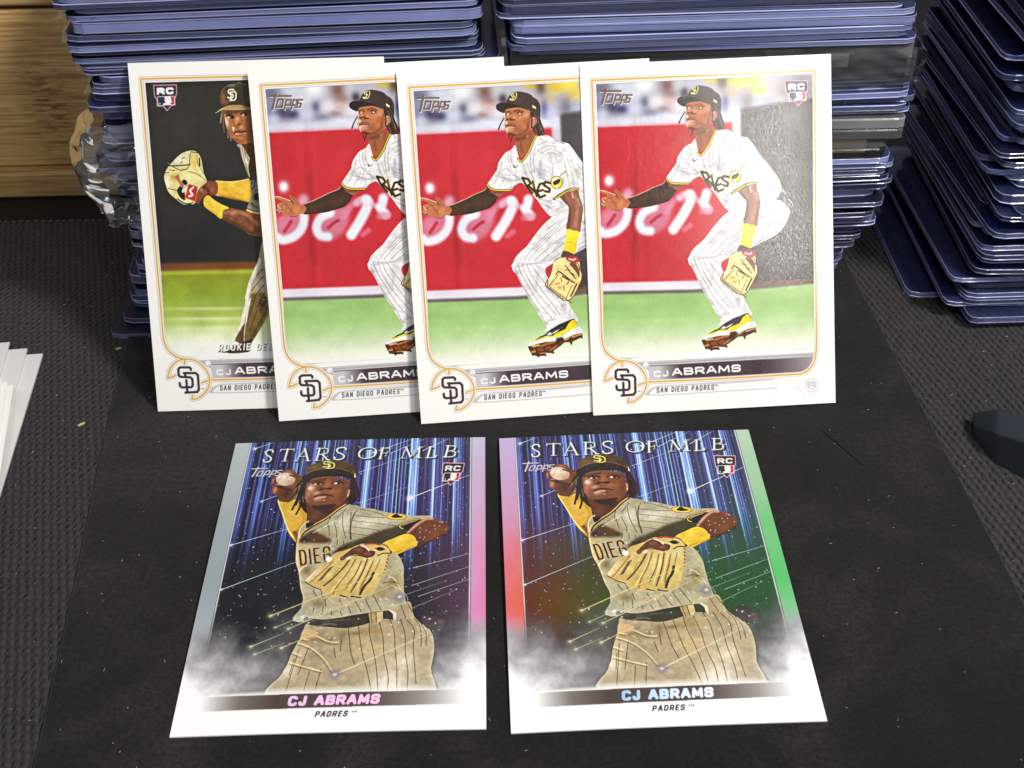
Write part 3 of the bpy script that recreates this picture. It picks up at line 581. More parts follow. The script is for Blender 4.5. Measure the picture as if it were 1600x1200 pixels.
def star_card():
    a=Art(CF,11); R=a.rng
    HF=a.H.copy(); PXF=AW/440.
    def photo(): a.H=HF; a.px=PXF
    yy,xx=np.mgrid[0:AH,0:AW]; u=xx/AW; v=yy/AH
    # sky of streaks
    n1=vnoise(R,1,AW,1,60,3,.7)[0]; n2=vnoise(R,1,AW,1,190,2,.8)[0]; n3=vnoise(R,1,AW,1,14,2)[0]
    st=np.clip((n2*.55+n1*.45-.42)*3.2,0,1)**1.5*np.clip(.35+n3*1.1,0,1)
    n4=vnoise(R,AH,AW,8,160,3,.8)
    fall=np.interp(v+.10*(n3[None]-.5)+.05*n1[None],[0,.15,.35,.5,.66,.8],[.9,1,.95,.55,.12,.0])
    side=np.interp(u,[0,.08,.2,.45,.75,.93,1],[.25,.4,.55,.9,1.1,.75,.4])
    I=st[None]*fall*side*(.55+.9*n4)
    base=np.stack([22+44*fall*(.3+n1[None]*.9),20+36*fall*(.3+n1[None]*.9),32+82*fall*(.3+n1[None]*.9)],-1)/255
    im=base*(.75+.35*side[...,None])+I[...,None]*np.array([100,164,236])/255*1.3
    dark=np.clip((v-.34)/.26,0,1)[...,None]; im=im*(1-dark*.75)+np.array([12,11,14])/255*dark*.7
    im=np.clip(im+R.normal(0,.012,im.shape),0,1)
    a.im[:]=im; a.foil[:]=.55
    cardspace(a)
    pv=lambda p,w,c,al,s=1.,f=None,t=None: a.stroke(p,w,c,al,soft=s,sm=False,foil=f,taper=t)
    # nebula dust
    d=np.clip(vnoise(R,AH,AW,26,20,4)-.55,0,1)*np.clip((v-.45)/.2,0,1)
    a.im[:]=np.clip(a.im+d[...,None]*np.array([.34,.30,.28]),0,1)
    # specks
    for i in range(520):
        x=R.uniform(70,940); y=R.uniform(20,1020); s=R.uniform(.8,2.4); b=R.uniform(.3,1)
        a.blob(x,y,s*1.3,s*1.6,(190+50*R.random(),215,250),b,hard=2)
    # meteors behind the figure
    photo(); a.crop(0,0,1)
    def met(x0,y0,x1,y1,w,c=(214,232,250),al=.9,head=1):
        a.stroke([(x1,y1),(x0,y0)],w,c,al,soft=.7,sm=False,taper=(.35,1.))
        if head: a.blob(x0,y0,w*1.5,w*1.1,(250,252,255),1); a.blob(x0,y0,w*4,w*3,c,.35)
    for m in [(812,692,838,682,1.6),(1000,695,1060,669,1.5),(1015,702,1075,670,1.3),(1060,700,1112,669,1.8),(985,728,1048,702,1.1),(845,777,902,752,1.2),(1076,768,1160,728,2.2),(816,847,905,818,1.6),(996,778,1080,745,.9),(1040,985,1190,912,1.0),(1110,880,1250,838,1.0),(1115,908,1260,852,.9),(1130,925,1268,870,.9)]: met(*m,head=m[4]>1.15)
    for m in [(820,917,960,858,1.6)]: met(*m,c=(170,205,235))
    a.blob(1076,768,6,5,(255,255,255),.9); a.blob(1012,690,8,5,(180,210,250),.5)
    # title
    def title(dx,dy,col,al,wf=1.,f=None):
        spans=[('S',829,843.5,714,20),('T',853,874,712,20),('A',878,903,711.5,20),('R',909,932,710,20),('S',938,957,708.5,20),('O',976,1004,706,18),('F',1009,1024,705.5,18),('M',1043,1075,703.5,18),('L',1083,1100,702,18),('B',1111,1130,700,19)]
        for c,x0,x1,yb,h in spans:
            for pl,w in SER[c]:
                P=[(x0+p*(x1-x0)-(1-q)*0+dx-(0 if c!='B' else 0),yb-h*(1-q)+dy-.045*p*(x1-x0)) for p,q in pl]
                a.stroke(P,2.9*w*wf,col,al,soft=.55,sm=(c in 'SO'),foil=f)
    title(3.5,2.2,(14,12,24),.75,1.3); title(.7,.6,(92,92,104),1.,1.15,.6); title(-.1,-.2,(228,229,236),1.,.85,.35); 
    a.stroke('1132,690 1134,690',2,(220,220,225),.9)
    # maker's logo
    a.crop(780,660,4)
    for dx,c in ((3,(40,36,50)),(0,(205,196,206))):
        S=lambda p,w: a.stroke(pts(p)+dx,w,c,1.,soft=.5,sm=False,foil=.7)
        S('145,258 240,254',9); S('182,248 160,308',11); S('195,274 222,273 212,302 184,304 195,274',8)
        S('240,270 225,312',8); S('242,271 264,270 258,294 236,295',8); S('280,268 265,310',8); S('282,269 302,268 298,290 275,292',8); S('338,266 312,268 310,282 330,284 324,299 300,302',8)
    a.o=(1113.5,708.5); a.k=4.35
    Hk=a.H; rc_badge(a); a.H=Hk
    # ---------------- figure ----------------
    bg0=a.im.copy()
    SK=(120,78,54); JB=(168,160,134); JL=(214,208,184); STR=(70,58,44)
    a.crop(840,690,8)
    # throwing arm and hand
    a.fill('240,660 300,690 400,690 470,660 560,740 640,830 700,930 640,1000 610,1190 600,1210 480,1090 400,960 320,820 250,710',(206,166,72)); a.stroke('245,690 330,830 410,960 490,1080 600,1180',16,(240,218,150),.9,soft=2); a.stroke('500,700 620,840 660,960 600,1080',90,(170,124,44),.6,soft=8); a.blob(470,850,90,60,(226,186,92),.7,50); a.stroke('560,1090 620,1180',60,(110,60,24),.7,soft=5)
    a.fill('205,300 290,280 365,310 385,340 450,360 480,380 500,480 470,600 420,680 360,702 270,690 235,650 200,610 150,580 130,500 150,480 100,460 100,400 140,370 190,340',(112,70,46))
    a.blob(300,310,70,22,(170,108,84),.8); a.blob(170,540,34,60,(196,140,110),.9); a.blob(115,430,16,40,(190,130,100),.9); a.stroke('180,490 260,520 400,560',50,(66,42,30),.7,soft=6); a.blob(320,600,80,60,(70,46,34),.8)
    a.blob(268,410,136,92,(90,64,52),.6,hard=5); a.blob(266,408,130,88,(206,178,160),1,hard=8,ang=8); a.blob(230,370,80,50,(236,216,206),.8); a.blob(330,460,70,50,(176,140,112),.7)
    a.stroke('255,322 205,380 180,450',5,(150,120,110),.6); a.stroke('310,355 370,375 420,400',34,(120,74,52),.95,soft=1.5); a.stroke('165,480 210,480',20,(190,140,112),.9)
    # hair behind
    a.fill('1080,380 1140,400 1200,500 1235,600 1210,690 1130,720 1090,640 1100,520',(46,34,32)); a.fill('470,420 560,420 600,700 660,830 600,780 540,720 500,640 440,560 420,500',(40,30,28))
    for p,w,c in [('490,450 400,570',10,(146,128,104)),('480,470 440,580 380,690',18,(74,58,46)),('470,500 450,620 370,710',14,(120,104,84)),('480,600 470,700 450,800',26,(34,26,26)),('520,700 540,760 515,855',26,(34,26,26)),('560,740 600,790 650,830',40,(40,30,28)),('470,560 400,660',16,(54,42,36)),('510,620 480,740',22,(44,34,30)),('540,620 560,700',14,(110,92,70)),('1140,460 1200,560 1210,640',14,(66,52,48)),('1110,560 1150,680',16,(30,24,26))]: a.stroke(p,w,c,.95,soft=1)
    # neck
    a.fill('600,700 720,760 900,780 1060,680 1130,690 1000,800 900,900 780,1010 690,1010 650,840',(96,60,40)); a.blob(760,860,60,70,(120,78,54),.6); a.blob(880,800,110,50,(54,34,24),.8)
    # face
    F='540,455 560,430 640,385 760,365 900,375 1040,400 1080,440 1075,520 1110,530 1108,620 1080,660 1040,720 960,770 850,805 740,790 660,740 600,690 565,640 552,560'
    a.fill(F,SK); fm=a.mask(F); a.clip=fm
    a.blob(620,520,60,70,(226,172,150),.95); a.blob(600,515,26,22,(252,240,232),.95); a.blob(620,640,80,60,(150,96,70),.7); a.blob(960,560,110,90,(140,88,58),.8); a.blob(800,450,60,60,(158,100,62),.8); a.blob(1040,600,50,120,(100,66,44),.7); a.blob(700,580,60,30,(206,158,138),.85,-15); a.blob(740,660,70,34,(196,148,132),.8,-10); a.blob(890,560,50,24,(160,106,80),.7); a.blob(600,590,30,60,(196,140,116),.5); a.blob(830,700,60,34,(126,80,62),.8)
    a.stroke('560,440 680,420 760,400',50,(84,52,36),.7,soft=4); a.stroke('860,410 1000,420 1070,450',40,(96,60,40),.7,soft=4)
    a.stroke('620,460 690,440 760,450',26,(48,28,22),.9,soft=1.2); a.stroke('860,450 930,430 1000,450',28,(48,28,22),.9,soft=1.2)
    a.blob(655,466,20,11,(230,222,216),.95); a.blob(690,462,20,15,(26,16,16),1); a.blob(715,462,8,8,(206,190,180),.8); a.blob(905,450,24,13,(252,248,244),1); a.blob(944,452,20,16,(26,16,16),1); a.blob(972,455,10,8,(190,160,140),.7)
    a.stroke('640,490 720,500 780,470',10,(76,46,34),.6,soft=2)
    a.blob(800,500,40,40,(164,104,66),.8); a.stroke('730,535 780,520 850,525 870,515',30,(62,36,28),.85,soft=2.5); a.blob(840,520,30,12,(40,22,20),.95); a.blob(745,530,24,18,(64,40,30),.9)
    a.stroke('690,628 740,606 800,602 860,606 920,618',20,(48,28,30),.95,soft=1.5); a.stroke('690,600 760,580 860,580',14,(150,104,92),.6,soft=2); a.stroke('700,655 760,635 820,630',26,(206,160,150),.85,soft=2.5); a.blob(820,675,18,8,(214,180,166),.8)
    a.fill('680,740 760,745 860,730 980,720 940,790 850,815 730,800',(44,28,22),.85,f=2); a.stroke('1095,540 1110,620',22,(196,140,96),.8,soft=2); a.blob(1100,605,12,18,(236,186,140),.9)
    a.clip=None
    # cap
    a.fill('465,385 490,350 600,290 760,262 900,265 1030,300 1130,360 1140,400 1060,385 960,365 860,362 740,368 620,390 540,450 500,440',(36,30,26))
    a.fill('490,345 500,270 530,225 620,180 740,155 860,158 980,180 1060,220 1100,270 1125,350 1040,300 900,265 760,262 600,292 520,340',(92,72,46)); a.blob(590,250,90,50,(124,96,60),.8); a.blob(1020,260,80,50,(66,52,38),.8); a.blob(880,210,80,40,(76,58,40),.7); a.stroke('500,335 600,286 760,256 900,260 1030,296',9,(140,122,84),.7)
    for x,y in ((595,350),(855,292),(920,310),(980,320),(700,300),(960,345)): a.blob(x,y,7,6,(120,104,84),.8)
    for p in ['770,172 700,172 685,190 700,205 760,210 780,225 765,240 690,240','735,190 800,185 825,205 825,245 800,258 730,258','755,205 760,255']: a.stroke(p,17,(238,212,110),1,soft=.5,sm=False)
    a.fill('1112,310 1122,330 1140,380 1112,365',(236,214,130),sm=False)
    # jersey
    a.crop(900,780,8)
    J='610,10 700,8 790,18 850,45 960,50 1080,75 1200,100 1300,105 1500,130 1720,125 1700,170 1560,210 1640,480 1500,560 1440,620 1500,690 1560,790 1590,900 1640,1080 1690,1200 1720,1300 1640,1350 1500,1380 420,1500 410,1320 400,1190 340,1080 260,870 190,740 150,560 130,440 140,330 215,215 230,300 420,190'
    a.fill(J,JB); jm=a.mask(J); a.clip=jm
    a.blob(960,230,260,120,(214,208,186),.9); a.blob(640,220,120,140,(206,202,182),.9,-40); a.blob(1300,150,160,50,(226,220,200),.8); a.blob(250,640,90,220,(196,168,120),.8); a.blob(560,150,60,80,(150,146,120),.7); a.blob(1080,270,80,30,(150,148,122),.7); a.blob(890,130,60,30,(160,156,130),.6)
    a.fill('160,470 230,380 320,330 380,380 500,430 560,460 500,500 330,500 200,500',(74,52,34),.9,f=3); a.fill('700,540 800,490 950,430 1100,350 1280,290 1420,250 1640,250 1600,330 1300,470 1150,520 900,560 700,640 620,640',(72,64,44),.95,f=3); a.blob(400,420,80,40,(110,66,36),.8)
    a.stroke('150,520 170,640 260,860 340,1080 400,1200',30,(226,190,140),.8,soft=4); a.stroke('260,870 290,820 330,790',20,(236,220,190),.9,soft=2); a.blob(360,850,60,60,(104,86,56),.7)
    a.blob(1500,800,80,150,(176,170,136),.8); a.blob(1480,1000,90,100,(136,118,76),.8); a.stroke('1400,900 1500,960 1600,1080',14,(214,206,170),.7,soft=2); a.stroke('1350,1000 1450,980 1550,1000',16,(100,84,54),.6,soft=3)
    for p in ['620,110 650,260 740,440','720,100 740,220 800,440','790,60 760,150 765,300 810,450','540,230 600,350 620,430','480,260 520,400','640,60 560,180','770,140 1000,160 1160,160','770,210 1000,230 1350,270','780,290 1000,310 1130,330','790,370 900,385 1000,400','820,60 1000,90 1150,140','560,460 550,520','640,450 650,520','480,160 460,240 480,300','720,470 730,520']: a.stroke(p,8,STR,.8,soft=.6)
    a.stroke('760,100 745,230 770,360 800,450',10,(90,78,60),.7); a.stroke('310,370 420,300 560,210',14,(226,218,190),.7,soft=3)
    # jersey lettering
    LD=(66,40,26)
    a.crop(900,780,8)
    for c_,w_,o_ in (((206,150,90),32,5),(LD,23,0)):
        letters(a,'DIEG',(262+o_,795+o_),(640+o_,735+o_),212,w_,c_,gap=.42,slant=-.20,alpha=.95,wd={'I':.2,'D':1.05,'E':.95,'G':1.15})
    a.stroke('690,570 760,552 800,580',22,LD,.9,sm=False)
    a.clip=None
    a.stroke('640,0 560,60 440,180 300,280 200,360 170,420',30,(40,30,28),1,soft=.6); a.stroke('625,0 545,60 425,180 290,270 195,345 160,420 150,500',17,(232,170,92),1,soft=.6); a.fill('190,240 230,250 300,250 250,300 210,310',(34,26,26)); a.stroke('215,220 160,270 135,340 150,430',12,(236,220,196),.9)
    a.blob(228,480,12,12,(230,228,224),.9); a.blob(220,455,40,36,(40,34,34),.7)
    # sleeve
    a.stroke('1600,165 1480,200 1400,230 1370,270 1400,300 1460,310',30,(44,34,26),1,soft=.6); a.stroke('1640,160 1500,190 1410,225 1372,265 1400,295 1455,305',14,(232,180,76),1,soft=.6); a.fill('1440,250 1560,200 1700,170 1760,160 1700,230 1560,310 1440,310',(40,30,26))
    a.blob(1300,148,146,46,(150,100,50),1,hard=6,ang=2); a.blob(1300,147,134,38,(232,190,70),1,hard=6,ang=2); a.blob(1290,147,110,26,(222,196,110),.8); a.fill('1240,140 1290,110 1330,130 1390,150 1310,165 1250,158',(42,34,34))
    # front arm
    a.crop(1000,760,8)
    a.fill('700,520 760,400 860,330 940,320 1060,335 1130,375 1205,440 1160,530 1080,590 960,640 850,690 780,620',(112,70,46)); a.stroke('700,510 790,400 880,335 960,325',40,(190,140,124),.9,soft=4); a.blob(1040,500,110,80,(134,84,52),.7); a.stroke('880,660 1040,600 1150,520',40,(80,50,34),.7,soft=5); a.blob(1080,360,50,20,(170,116,96),.7)
    for x,y in ((840,445),(1010,413),(1078,413),(1033,455),(975,500),(865,570),(915,590),(925,565),(1165,457),(1098,367),(1093,570),(920,475),(850,500)): a.blob(x,y,8,8,(236,230,222),.95,hard=2)
    a.fill('420,660 560,575 680,525 780,550 840,620 848,680 740,735 640,785 560,765',(224,182,62)); a.blob(620,620,90,40,(240,204,96),.7,-25); a.stroke('600,770 760,715 840,680',30,(190,144,44),.7,soft=4)
    a.fill('420,668 480,680 540,740 570,765 520,800 440,740',(84,52,36))
    # glove
    a.crop(900,780,8)
    G='650,630 760,590 830,560 900,520 1000,500 1200,510 1290,540 1340,600 1345,700 1340,830 1310,980 1290,1060 1240,1140 1130,1190 1000,1180 860,1190 700,1160 580,1090 480,1060 370,990 440,880 520,780 600,720'
    a.fill(G,(198,170,108)); gm=a.mask(G); a.clip=gm
    a.blob(480,900,110,80,(226,196,150),.8,-50); a.blob(700,820,90,180,(206,184,120),.7,25); a.blob(1000,800,120,180,(214,196,136),.7,15); a.blob(1230,700,90,90,(214,204,156),.8); a.blob(1250,960,60,120,(222,198,130),.8); a.blob(820,1100,160,60,(190,160,90),.7); a.blob(560,1040,100,50,(206,160,110),.7)
    for p,w,c in [('860,700 800,820 700,960 620,1040',22,(96,72,42)),('930,700 880,860 800,1020 760,1140',16,(140,112,64)),('1010,720 980,880 900,1060',14,(120,94,54)),('1080,700 1050,900 980,1120',18,(100,78,46)),('1160,720 1130,880 1080,1100',16,(140,112,66)),('1200,870 1180,960 1130,1040 1100,1140',34,(52,42,32)),('770,800 700,920',12,(150,120,70)),('1240,700 1210,860',14,(150,122,76)),('900,700 850,880 720,1120',10,(232,214,160)),('1040,740 1010,900 940,1100',10,(236,220,168)),('1130,700 1090,880 1040,1080',10,(236,220,168)),('650,740 560,860 440,1000',12,(140,96,60)),('480,800 430,900 400,980',40,(232,206,170))]: a.stroke(p,w,c,.85,soft=2)
    for i in range(12):
        x=650-i*9; y=810+i*15; a.stroke([(x-22,y+8),(x+26,y-14)],9,(70,50,34),.85)
    for i in range(9):
        x=1140-i*6; y=850+i*22; a.stroke([(x-14,y+6),(x+14,y-8)],7,(96,60,40),.7)
    for p,w in [('370,990 480,1050 600,1090',12),('1140,560 1260,570',14),('1200,650 1260,620 1340,620',16),('1000,1170 1130,1190',22),('860,1160 960,1185',18)]: a.stroke(p,w,(48,38,32),.9)
    for i in range(7): a.stroke([(1330,640+i*45),(1345,660+i*45)],14,(60,46,38),.8)
    a.clip=None
    a.fill('820,600 860,560 940,530 1010,540 1060,580 1150,600 1140,660 1080,675 1000,660 920,640 860,650 800,700 760,720 730,690 770,650',(104,62,48)); a.blob(930,580,60,30,(140,88,66),.7); a.blob(1060,630,50,24,(150,92,72),.7); a.blob(765,690,30,18,(160,100,84),.8); a.stroke('860,650 960,655 1080,680',14,(50,32,28),.8)
    a.stroke('920,520 1010,545 1070,590',18,(226,216,206),.9); a.stroke('1000,508 1100,500 1190,515',26,(176,62,66),.9); a.stroke('830,560 900,520 940,525',12,(60,50,56),.9)
    a.blob(595,705,50,40,(252,250,250),1,hard=2.5); a.blob(840,690,40,24,(246,232,222),.9); a.fill('1150,560 1200,540 1270,570 1200,590',(40,34,32))
    # lower body (under the belt)
    a.crop(920,900,8)
    a.fill('370,560 350,640 335,740 300,860 275,960 260,1080 225,1190 200,1500 2080,1500 2076,1100 2060,880 2010,720 1928,608 1840,560 1700,456 1608,285 1540,280 1380,380 1100,420 850,460 640,490 480,540',(164,148,118))
    pm=a.mask('370,560 350,640 335,740 300,860 275,960 260,1080 225,1190 200,1500 2080,1500 2076,1100 2060,880 2010,720 1928,608 1840,560 1700,456 1608,285 1540,280 1380,380 1100,420 850,460 640,490 480,540')
    a.crop(1020,920,8)
    a.crop(920,900,8)
    bgm=a.clip; 
    # restore what spilled past the right hip
    a.clip=1-np.clip(pm+0,0,1)
    a.clip=None
    a.clip=pm
    a.blob(440,760,140,90,(150,116,74),.8); a.blob(400,950,120,140,(206,182,142),.8); a.blob(300,1150,90,120,(228,212,182),.7); a.blob(640,760,160,60,(120,108,84),.7); a.blob(560,960,140,100,(150,134,116),.7); a.blob(1200,640,240,60,(146,120,74),.7); a.blob(1250,900,260,180,(196,172,128),.7); a.blob(1700,1000,200,200,(220,206,176),.8); a.blob(1600,1300,300,180,(236,226,206),.8); a.blob(1000,680,100,30,(110,82,44),.6); a.blob(860,720,60,120,(120,100,70),.6); a.blob(1850,560,90,120,(216,196,150),.6)
    for p in ['900,600 960,760 1010,900 1100,1060','1030,590 1100,780 1180,960 1280,1140 1400,1400','1150,540 1200,700 1290,880 1400,1140 1480,1400','1280,540 1370,720 1440,940 1560,1200 1600,1400','1390,480 1490,640 1560,860 1650,1120 1720,1400','1530,490 1640,680 1700,900 1800,1160 1850,1400','1620,500 1740,620 1780,820 1860,1060 1940,1300','1700,480 1790,560 1850,700 1880,830','360,880 330,1400','470,870 430,1200','560,1150 550,1400','700,1120 690,1400','860,760 880,900','790,860 840,980','1480,300 1560,420 1600,480','1570,290 1660,400','1800,540 1900,660 1940,820','330,1000 320,1200']: a.stroke(p,9,(74,56,44),.8,soft=.7)
    for p in ['360,680 500,700 700,780 820,790','330,800 520,870 700,1000 830,1140','290,920 400,960','280,1040 420,1080 700,1150','350,740 420,760']: a.stroke(p,20,(240,214,160),.7,soft=3); a.stroke(pts(p)+np.array([6,22]),16,(110,86,58),.55,soft=3)
    a.clip=None
    a.fill('345,640 400,630 480,640 560,720 420,740 340,730',(216,176,126),.8,f=1.5)
    # jersey tail and belt
    a.fill('300,470 480,500 640,500 850,460 1120,415 1380,385 1440,480 1470,500 1310,490 1160,540 1000,590 850,612 700,600 520,590 380,560',(62,56,46)); a.stroke('560,540 700,520 900,500',18,(96,94,88),.7,soft=2); a.stroke('520,590 640,560 740,570',30,(120,112,96),.7,soft=4)
    a.fill('1110,425 1200,405 1245,535 1165,550',(170,146,96),sm=False); a.fill('1205,405 1285,395 1310,490 1245,535',(196,178,130),sm=False); a.stroke('1140,420 1190,540',7,(60,48,36),.9); a.stroke('1200,405 1240,530',9,(52,42,34),.9)
    a.fill('1360,380 1420,390 1460,420 1475,510 1440,490 1420,430',(206,196,166))
    for p in ['340,140 400,210','440,140 480,220','520,250 550,330','700,250 760,330','900,260 1020,410','1020,240 1140,400','1110,190 1260,380','820,320 890,420','750,400 780,450','640,390 650,450','520,330 530,440','410,360 410,420']: a.stroke(p,9,(70,54,42),.8)
    a.blob(440,300,120,60,(120,98,66),.6); a.blob(760,330,200,40,(186,166,124),.6,-12); a.stroke('320,400 700,480 1000,420 1380,375',14,(196,170,126),.6,soft=3); a.blob(1200,170,90,80,(150,124,80),.5)
    a.stroke('1300,60 1480,150 1560,260 1420,320 1340,330',10,(214,190,140),.7)
    a.stroke('560,240 680,300 900,260',20,(206,176,120),.6,soft=3); a.stroke('620,190 560,200',18,(186,120,100),.7)
    # glove hanging at the hip
    a.crop(1020,920,8)
    a.fill('985,320 1010,270 1080,240 1160,265 1210,310 1300,325 1310,380 1290,430 1200,445 1100,440 1040,380',(62,50,52)); a.blob(1100,320,18,12,(220,214,210),.9); a.blob(1240,350,40,20,(110,80,84),.7)
    figm=np.clip(blur((np.abs(a.im-bg0).max(-1)>.02)*1.,2),0,1)
    a.win=1.; photo_texture(a,figm,.10,.03,.06); punch(a,.4,12)
    # ------- smoke and white foot of the card
    cardspace(a)
    nz=vnoise(R,AH,AW,5,4,6,.6); nz2=vnoise(R,AH,AW,9,7,5,.6)
    lev=np.interp(v,[.57,.63,.69,.76,.83,.88,.93],[0,.12,.40,.64,.86,.97,1.])
    ed=np.abs(u-.5)*2
    body=np.clip(pm*1.,0,1); body=blur(body,6)
    k=np.clip(lev*(.25+.9*ed**1.2)+ (nz-.5)*1.5*np.clip(lev*2.2,0,1)*np.clip(ed*1.6,.2,1),0,1)
    corner=np.clip((np.hypot((u-.5)/.56,(v-.56)/.40)-.92)*5,0,1)*np.clip((v-.62)*6,0,1)
    k=np.maximum(k*(1-.62*body),corner); k=np.maximum(k,np.clip((v-.868)*40,0,1))
    k=np.clip(k,0,1)
    tone=np.clip(.74+.36*nz2+np.clip((v-.78)*1.5,0,.3)+corner*.3,0,1)[...,None]
    a.im[:]=a.im*(1-k[...,None])+np.clip(tone*np.array([1,.995,1.0]),0,.985)*k[...,None]
    a.foil*=1-np.clip(k*1.3,0,1)
    a.foil*=1-.88*figm
    # sparks over the figure
    for i in range(150):
        x=R.uniform(250,900); y=R.uniform(560,1080); s=R.uniform(1,3.2); a.blob(x,y,s*1.4,s*1.6,(250,248,244),R.uniform(.4,1),hard=2)
    photo(); a.crop(0,0,1)
    for m in [(907,958,1080,880,2.3,(236,220,140)),(940,978,1110,896,1.6,(226,224,150)),(919,976,985,945,1.3,(190,220,160)),(889,1006,935,985,1.8,(226,226,150)),(898,1018,940,1000,1.4,(214,220,170)),(937,1008,985,985,1.8,(236,226,150)),(1031,1049,1160,985,1.9,(240,232,214)),(1101,926,1170,898,1.4,(150,200,190)),(1100,985,1100,986,1,(240,240,230)),(968,961,1010,940,1.2,(240,230,220))]:
        met(m[0],m[1],m[2],m[3],m[4],m[5])
    for x,y in ((1031,1049),(1101,926)):
        a.blob(x,y,10,8,(92,84,140),.7)
        for t in range(18):
            an=t*np.pi/9+.2; r=9+4*np.sin(t*2.7); a.stroke([(x,y),(x+r*np.cos(an),y+r*.85*np.sin(an))],1.1,(110,100,160),.55,taper=(1,.2))
        a.blob(x,y,4,3,(250,240,170),1); 
    a.blob(958,960,5,3.5,(250,250,250),1)
    # name bar
    cardspace(a)
    bar=np.interp(u,[.08,.2,.32,.62,.8,.93],[0,.75,1,1,.55,0])*((v>.895-.004*u)&(v<.935-.004*u))
    bar=blur1(bar*1.,1,0)[...,None]; a.im[:]=a.im*(1-bar)+np.array([78,64,58])/255*bar
    photo(); a.crop(920,1000,5.333)
    colf=None
    pre=a.im.copy(); letters(a,'CJ ABRAMS',(264,524),(1022,500),84,23,(222,206,238),gap=.17,soft=.6,foil=.12); a.name=np.clip(np.abs(a.im-pre).max(-1)/.5,0,1)
    letters(a,'PADRES',(512,614),(780,607),50,10.5,(48,42,50),gap=.35,slant=.15); letters(a,'TM',(812,576),(860,574),15,4,(48,42,50),gap=.2)
    # foil side rails
    cardspace(a)
    for x0,x1,li in ((0,59,63),(948,1000,943)):
        fade=np.clip((.80-v)/.16,0,1)*((xx/AW*1000>=x0)&(xx/AW*1000<=x1)); fd=fade[...,None]
        a.im[:]=a.im*(1-fd)+np.array([206,208,212])/255*fd; a.foil[:]=a.foil*(1-fade)+fade
        ln=np.clip(1.4-np.abs(xx/AW*1000-li)/3.0,0,1)*np.clip((.78-v)/.16,0,1); a.im[:]=a.im*(1-ln[...,None])+.93*ln[...,None]
    a.im=np.clip(a.im+R.normal(0,.008,a.im.shape),0,1)
    a.foil=np.clip(a.foil,0,1)
    return a
# ------------------------------------------------------------------ materials
def mat(name):
    m = bpy.data.materials.new(name); m.use_nodes = True; nt = m.node_tree; nt.nodes.clear()
    out = nt.nodes.new('ShaderNodeOutputMaterial'); return m, nt, out
def N(nt, t, **kw):
    n = nt.nodes.new(t)
    for k, v in kw.items():
        if k in n.inputs: n.inputs[k].default_value = v
        else: setattr(n, k, v)
    return n
def L(nt, a, b): nt.links.new(a, b)
def math_(nt, op, a, b=None, c=None):
    n = nt.nodes.new('ShaderNodeMath'); n.operation = op
    for i, q in enumerate((a, b, c)):
        if q is None: continue
        if isinstance(q, (int, float)): n.inputs[i].default_value = q
        else: nt.links.new(q, n.inputs[i])
    return n.outputs[0]
def ramp(nt, fac, stops, interp='LINEAR'):
    n = nt.nodes.new('ShaderNodeValToRGB'); n.color_ramp.interpolation = interp; e = n.color_ramp.elements
    while len(e) < len(stops): e.new(.5)
    for q, (p, c) in zip(e, stops): q.position = p; q.color = (*c, 1) if len(c) == 3 else c
    nt.links.new(fac, n.inputs[0]); return n.outputs[0]
def mixc(nt, f, a, b, mode='MIX'):
    n = nt.nodes.new('ShaderNodeMix'); n.data_type = 'RGBA'; n.blend_type = mode
    for s, q in ((n.inputs[0], f), (n.inputs[6], a), (n.inputs[7], b)):
        if isinstance(q, (int, float)): s.default_value = q
        elif isinstance(q, tuple): s.default_value = (*q, 1) if len(q) == 3 else q
        else: nt.links.new(q, s)
    return n.outputs[2]
def noise(nt, vec, scale, detail=3, rough=.5, dist=0):
    n = N(nt, 'ShaderNodeTexNoise', Scale=scale, Detail=detail, Roughness=rough, Distortion=dist)
    if vec is not None: nt.links.new(vec, n.inputs['Vector'])
    return n.outputs['Fac']
def objco(nt): return nt.nodes.new('ShaderNodeTexCoord').outputs['Object']
def scaled(nt, v, s, rot=(0, 0, 0)):
    n = nt.nodes.new('ShaderNodeMapping'); n.inputs['Scale'].default_value = s; n.inputs['Rotation'].default_value = rot; nt.links.new(v, n.inputs['Vector']); return n.outputs[0]
def bump(nt, h, dist, strength=1.):
    n = nt.nodes.new('ShaderNodeBump'); n.inputs['Distance'].default_value = dist; n.inputs['Strength'].default_value = strength; nt.links.new(h, n.inputs['Height']); return n.outputs[0]
def raster(name, a):
    im = bpy.data.images.new(name, AW, AH, alpha=True)
    buf = np.ones((AH, AW, 4), np.float32); buf[..., :3] = np.clip(a.im, 0, 1)[::-1]; buf[..., 3] = 1
    im.pixels.foreach_set(buf.ravel()); im.update(); im.pack()
    return im
def raster_mask(name, m):
    im = bpy.data.images.new(name, AW, AH, alpha=False); im.colorspace_settings.name = 'Non-Color'
    buf = np.ones((AH, AW, 4), np.float32); buf[..., :3] = m[::-1] if m.ndim == 3 else m[::-1, :, None]
    im.pixels.foreach_set(buf.ravel()); im.update(); im.pack(); return im
